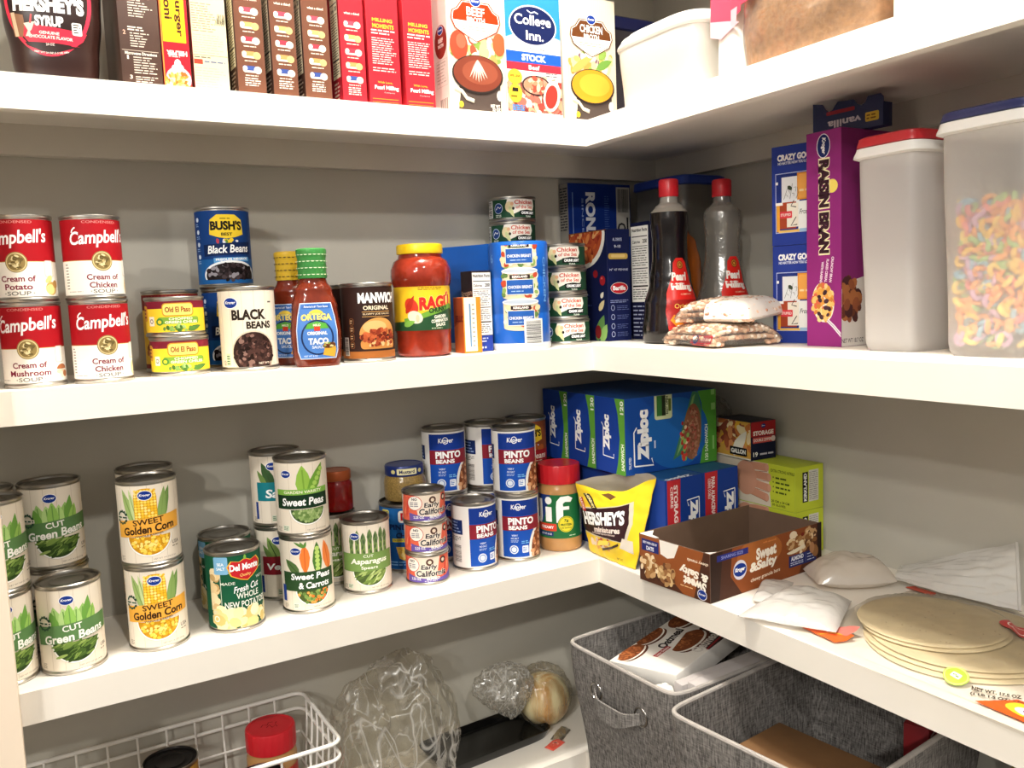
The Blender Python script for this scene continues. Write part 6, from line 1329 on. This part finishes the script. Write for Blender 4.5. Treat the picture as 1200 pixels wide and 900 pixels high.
a.text('Oatmeal Creme', 30, -38, 150, 20, '#d6cfc8', .03, .15, .1); a.text('Pies', 92, -10, 34, 16, '#d6cfc8', .03, .15, .1); a.stroke([(-30, -58), (110, -46)], 3, '#a3262e')
a.build('top_panel', on_top(.05), t, clip=(-127, -61, 127, 61))
for k, (x, y, z, l, tz, lb) in enumerate(((-.2150, -.4270, .858, .240, .03, 'white carton edge toned grey for shade nearest the cookie box in the fabric bin'), (-.2100, -.4450, .861, .230, .03, 'white carton edge toned grey for shade against the wall of the fabric bin'))):
    t = thing('snack_carton', lb, 'box', (x, y, z), tz, 'snack cartons in the first bin'); t.rotation_euler = (math.radians(4), math.radians(-1), tz)
    obj('carton', box_bm(-l/2, l/2, -.0085, .0085, -.12, 0, .0008), mat('shaded_white_card', '#b5afae', .6, noise=.06, scale=20), t)  # white card; the shade inside the bin is put into its grey
t = thing('crumpled_paper', 'crumpled white paper scrap at the inner corner of the fabric bin', 'paper', (-.352, -.4180, .842), 0)
bm = bmesh.new(); bmesh.ops.create_icosphere(bm, subdivisions=3, radius=1)
for v in bm.verts: k = 1+.35*nz(v.co.x, v.co.y, v.co.z, 2.2); v.co = Vector((v.co.x*.016*k, v.co.y*.015*k, v.co.z*.012*k))
obj('paper', bm, mat('white_paper', '#e9e6df', .6), t)
# contents of the second bin
t = thing('cardboard_box', 'plain brown cardboard box inside the second fabric bin', 'box', (-.240, -.600, TD+.0075), .11)
obj('carton', box_bm(-.070, .040, -.075, .090, 0, .148, .0015), mat('kraft_board', '#7d5a38', .75, noise=.08, scale=18), t)
t = thing('snack_box', 'dark red snack box standing in the second fabric bin', 'box', (-.1150, -.6700, TD+.0075), .3)
obj('carton', box_bm(-.030, .030, -.016, .016, 0, .196, .001), mat('carton_red', '#8a1f26', .45, noise=.05), t)
a = Art(151); a.rect(-30, 0, 30, 200, '#a3242c'); a.lines(-24, 150, 20, 188, 4, '#e9c9c4', .4, .3); a.build('front_panel', on_front(-16.05), t, clip=(-29, 1, 29, 195))
t = thing('foil_bag', 'silver foil snack bag with fine print beyond the second fabric bin', 'bag', (-.110, -.815, TD), .15)
obj('bag', loft_bm([(0, .070, .024, 3), (.01, .078, .030, 3), (.10, .080, .036, 2.6), (.18, .078, .020, 2.6), (.215, .080, .003, 3)], 64, 24), mat('silver_foil', '#8f9298', .3, .8, noise=.1, bump=.4, scale=24), t)
obj('end_seal', box_bm(-.080, .080, -.002, .002, .214, .228, .0005), mat('gold_foil', '#a58a3a', .35, .7), t)
a = Art(152); a.lines(-66, 110, 40, 196, 16, '#2a2c33', .45, .15); a.build('back_print', lambda u, v, h: (u, -37.5-h+(abs(v-100)/115)**2*30, v), t, GLOSS, step=5, vstep=5)

# wire basket
M_wire = mat('white_coated_wire', '#efece6', .35)
BX0, BX1, BY0, BY1, BZ = -1.330, -.7680, -.2040, -.0120, .8000
t = thing('wire_basket', 'white coated wire basket under the green beans', 'basket', (0, 0, 0), 0)
def loop(z, r, ins=0.0, rad=.018):
    x0, x1, y0, y1 = BX0+ins, BX1-ins, BY0+ins, BY1-ins; p = []
    for cx, cy, a0 in ((x1-rad, y1-rad, 0), (x0+rad, y1-rad, PI/2), (x0+rad, y0+rad, PI), (x1-rad, y0+rad, 3*PI/2)):
        for k in range(7): p.append((cx+rad*math.cos(a0+PI/12*k), cy+rad*math.sin(a0+PI/12*k), z))
    p.append(p[0]); bm = bmesh.new(); return tube_bm(bm, p, r, 10, False)
obj('rim', loop(BZ, .0032), M_wire, t); obj('rim', loop(BZ-.0245, .0028), M_wire, t)
for nm, gen in (('back_grid', 0), ('front_grid', 1), ('end_grid', 2), ('end_grid', 3), ('floor_grid', 4)):
    bm = bmesh.new(); zb = TD+.004
    if gen < 2:
        y = BY1-.003 if gen == 0 else BY0+.003; yi = y+(-.012 if gen == 0 else .012); k = BX0+.03
        while k < BX1-.015: tube_bm(bm, [(k, y, BZ), (k, y, BZ-.025), (k, yi, zb)], .0017, 7); k += .0405
        for q in (.62, .34, .1): tube_bm(bm, [(BX0+.01, yi+(y-yi)*q, zb+(BZ-zb)*q), (BX1-.01, yi+(y-yi)*q, zb+(BZ-zb)*q)], .0017, 7)
    elif gen < 4:
        x = BX1-.003 if gen == 2 else BX0+.003; xi = x+(-.012 if gen == 2 else .012); k = BY0+.026
        while k < BY1-.012: tube_bm(bm, [(x, k, BZ), (x, k, BZ-.025), (xi, k, zb)], .0017, 7); k += .0270
        for q in (.62, .34, .1): tube_bm(bm, [(xi+(x-xi)*q, BY0+.01, zb+(BZ-zb)*q), (xi+(x-xi)*q, BY1-.01, zb+(BZ-zb)*q)], .0017, 7)
    else:
        k = BX0+.03
        while k < BX1-.015: tube_bm(bm, [(k, BY0+.015, zb), (k, BY1-.015, zb)], .0017, 7); k += .0405
    obj(nm, bm, M_wire, t)
j2 = pb_jar('peanut butter jar with scribbled red lid in the wire basket', (-.8380, -.0780, TD+.0062), .4, False)
a = Art(160); a.stroke([(-12, 6), (-6, 10), (-2, 4), (4, 9), (9, 5)], 1.3, '#5f1016'); a.stroke([(-8, -2), (0, 2), (-2, -8), (6, -6), (4, -12)], 1.3, '#5f1016'); a.stroke([(8, -2), (13, 1)], 1.2, '#5f1016')
a.build('lid_scribble', on_top(149.4), [c for c in j2.children if c.name.startswith('lid')][0])
a = Art(161); a.rect(-116, 24, 116, 92, '#b3271f'); a.poly([(-116, 24), (116, 24), (116, 50), (-116, 40)], '#c9a56c'); a.build('label', prof_cyl(.0372), j2, GLOSS, step=3)
t = tin('food_tin', 'tall gold tin with dark lid standing in the wire basket', 'tin can', .0385, .1395, paper('#b58a3f', .0385, .1395, seed=162), (-.9810, -.0720, TD+.0062), 0, lid_m=mat('dark_lid', '#2c2928', .35, .8))
tin('food_tin', 'tin with dark lid before the jar in the wire basket', 'tin can', R0, .1127, paper('#7a3a2a', R0, .1127, seed=163), (-.8740, -.1460, TD+.0062), 0, lid_m=mat('dark_lid', '#2c2928', .35, .8))
# crumpled clear bag beside the basket
def crumple(name, label, loc, sx, sy, sz, seed, m, f1=1.5, a1=.22, f2=3.6, a2=.12, f3=8, a3=.05, sub=5):
    t = thing(name, label, 'bag', loc, 0)
    bm = bmesh.new(); bmesh.ops.create_icosphere(bm, subdivisions=sub, radius=1.0)
    for v in bm.verts:
        p = v.co.copy(); r1 = 1-abs(nz(p.x, p.y, p.z+seed, f2))*2
        k = 1+a1*nz(p.x, p.y, p.z+seed+7, f1)+a2*r1+a3*(1-2*abs(nz(p.x, p.y, p.z+seed+2, f3)))
        q = math.copysign(abs(p.z)**.7, p.z)
        v.co = Vector((p.x*sx*k, p.y*sy*k, max(.0006, sz+q*sz*min(1.02, k))))
    obj('bag', bm, m, t); return t
t = thing('plastic_bag', 'large crumpled clear plastic bag between the wire basket and black tray', 'bag', (-.6420, -.0830, TD), .08)
bm = loft_bm([(0, .080, .052, 5), (.01, .086, .056, 5), (.07, .090, .058, 5), (.13, .086, .050, 4.5), (.165, .078, .036, 4), (.195, .066, .018, 4), (.207, .060, .006, 4)], 160, 70)
for v in bm.verts:
    x, y, z = v.co; ph = math.atan2(y*1.5, x)
    fold = (1-2*abs(nz(math.cos(ph)*2.2, math.sin(ph)*2.2, z*9+3)))*.010 + (1-2*abs(nz(x, z*.6, y+4, 26)))*.006 + (1-2*abs(nz(x, y, z*.5, 60)))*.0028
    lean = .030*max(0, .11-z)/.11*(1 if x < 0 else .25)
    v.co.x += math.cos(ph)*fold-lean*(abs(x)/.09); v.co.y += math.sin(ph)*fold*.9
    v.co.z = max(.0006, z+(z > .1)*(.030*nz(x, y, 2, 22)-.35*max(0, -x-.01)*(z-.1)/.1)+.003*nz(x, y, z, 50))
    v.co.y = min(.076, max(-.11, v.co.y))
obj('bag', bm, creased('crisp_clear_film', '#f7f5f0', .05, .62, 11), t)
# black tray
t = thing('food_tray', 'shiny black plastic food tray in front of the onion', 'tray', (-.4620, -.0630, TD), .06)
def tray_bm():
    bm = bmesh.new(); rings = []
    for z, s, e in ((.0, .90, 8), (.001, .915, 8), (.014, .985, 8), (.0155, 1.0, 8), (.0165, 1.0, 8), (.0165, .975, 8), (.0145, .955, 8), (.004, .895, 8), (.0032, .86, 8), (.0030, .4, 6)):
        rings.append([bm.verts.new((*sup(2*PI*k/72, .112*s, .0545*s+(.0545*0), e), z)) for k in range(72)])
    for p, q in zip(rings, rings[1:]):
        for k in range(72): bm.faces.new((p[k], p[(k+1) % 72], q[(k+1) % 72], q[k]))
    bm.faces.new(rings[0][::-1]); bm.faces.new(rings[-1]); return bm
obj('tray', tray_bm(), mat('black_plastic', '#0b0b0c', .16, noise=.1, bump=.06, scale=30), t)
# onion in its bag
t = thing('onion', 'pale yellow onion sitting by the wall next to the black tray', 'onion', (-.3310, -.0535, TD+.0008), .6)
bm = lathe_bm([(0, .001), (.014, .0), (.030, .007), (.042, .022), (.0475, .040), (.0465, .056), (.040, .072), (.029, .083), (.014, .090), (.006, .092), (0, .0925)], 72, sec=lambda a, r, z: (r*(1+.012*math.cos(a*9))*math.cos(a), r*(1+.012*math.cos(a*9))*math.sin(a)))
mo = bpy.data.materials.new('onion_skin'); mo.use_nodes = True
def onion_skin(m):
    nt = m.node_tree; N = nt.nodes.new; L = nt.links.new; b = nt.nodes['Principled BSDF']; b.inputs['Roughness'].default_value = .3
    tc = N('ShaderNodeTexCoord'); mp = N('ShaderNodeMapping'); mp.inputs['Scale'].default_value = (34, 34, 9); L(tc.outputs['Object'], mp.inputs['Vector'])
    n = N('ShaderNodeTexNoise'); n.inputs['Scale'].default_value = 1; n.inputs['Detail'].default_value = 5; n.inputs['Distortion'].default_value = .6; L(mp.outputs[0], n.inputs['Vector'])
    r = N('ShaderNodeValToRGB'); r.color_ramp.elements[0].position = .36; r.color_ramp.elements[1].position = .58
    r.color_ramp.elements[0].color = (*lin('#c89a5c'), 1); r.color_ramp.elements[1].color = (*lin('#ece0b4'), 1); L(n.outputs['Fac'], r.inputs['Fac']); L(r.outputs['Color'], b.inputs['Base Color'])
onion_skin(mo); obj('bulb', bm, mo, t)
bm = bmesh.new(); rnd = random.Random(4)
for k in range(9): a_ = k*.7; tube_bm(bm, [(.006*math.cos(a_), .006*math.sin(a_), .002), (.011*math.cos(a_), .011*math.sin(a_), .0006)], .0008, 5)
obj('roots', bm, mat('dry_root', '#b59a6a', .8), t)
t = thing('produce_bag', 'crinkled clear produce bag draped over the onion and the wall', 'bag', (0, 0, 0), 0)
def produce(p, seed):
    return .0025*nz(p.x, p.y, p.z+seed, 60)+.004*nz(p.x, p.y, p.z+seed, 26)
bm = bmesh.new(); bmesh.ops.create_icosphere(bm, subdivisions=5, radius=1.0)
for v in bm.verts:
    p = v.co.copy(); k = 1+.16*(1-2*abs(nz(p.x, p.y, p.z+3, 2.6)))+.07*(1-2*abs(nz(p.x, p.y, p.z, 6)))+.10*nz(p.x, p.y, p.z, 1.4)
    tail = max(0.0, -p.z)
    v.co = Vector((-.418+p.x*.050*k*(1-.55*tail)+.012*tail, -.060+p.y*.040*k*(1-.6*tail), TD+.091+p.z*(.038 if p.z > 0 else .050)*k))
obj('bag_top', bm, creased('crinkled_film', '#f3f1ec', .20, .7, 26, .10, 1.4), t)
bm = bmesh.new(); bmesh.ops.create_icosphere(bm, subdivisions=5, radius=1.0)
for v in bm.verts:
    p = v.co.copy(); k = 1+.05*(1-2*abs(nz(p.x, p.y, p.z+8, 3)))+.03*nz(p.x, p.y, p.z, 7)
    v.co = Vector((-.3340+p.x*.0530*k, -.0545+p.y*.0500*k, TD+max(.0005, .055+p.z*.0555*k)))
obj('bag_body', bm, creased('crinkled_film_thin', '#faf8f4', .02, .35, 22, .03, .8), t)
# scrap by the tray
t = thing('wrapper_scrap', 'red and white wrapper scrap lying at the tray corner', 'wrapper', (-.3640, -.1360, TD+.0004), .35)
a = Art(170); a.poly([(-17, -7), (-2, -10), (14, -5), (17, 4), (4, 9), (-12, 7)], '#e2503f'); a.blobs(0, 0, 11, 6, 12, 3, 1.6, ['#f07a66', '#f6a08f', '#d9402f']); a.ell(1, 0, 3.4, 3, '#2a1512', 12); a.ring(1, 0, 4.6, 4.2, .9, '#f6c9ba', 14)
bm = pillow_bm(.036, .020, .004, 5.0, 16, 12, .001, 120); obj('wrapper', bm, mat('red_scrap', '#e2604f', .4), t)
a.build('print', on_top(3.6), t, GLOSS)
obj('clear_tail', pillow_bm(.050, .022, .006, 9.0, 24, 14, .003, 90, outline=lambda u, v, x, y: (x+.034, y+.012+.006*u)), CLEAR, t)
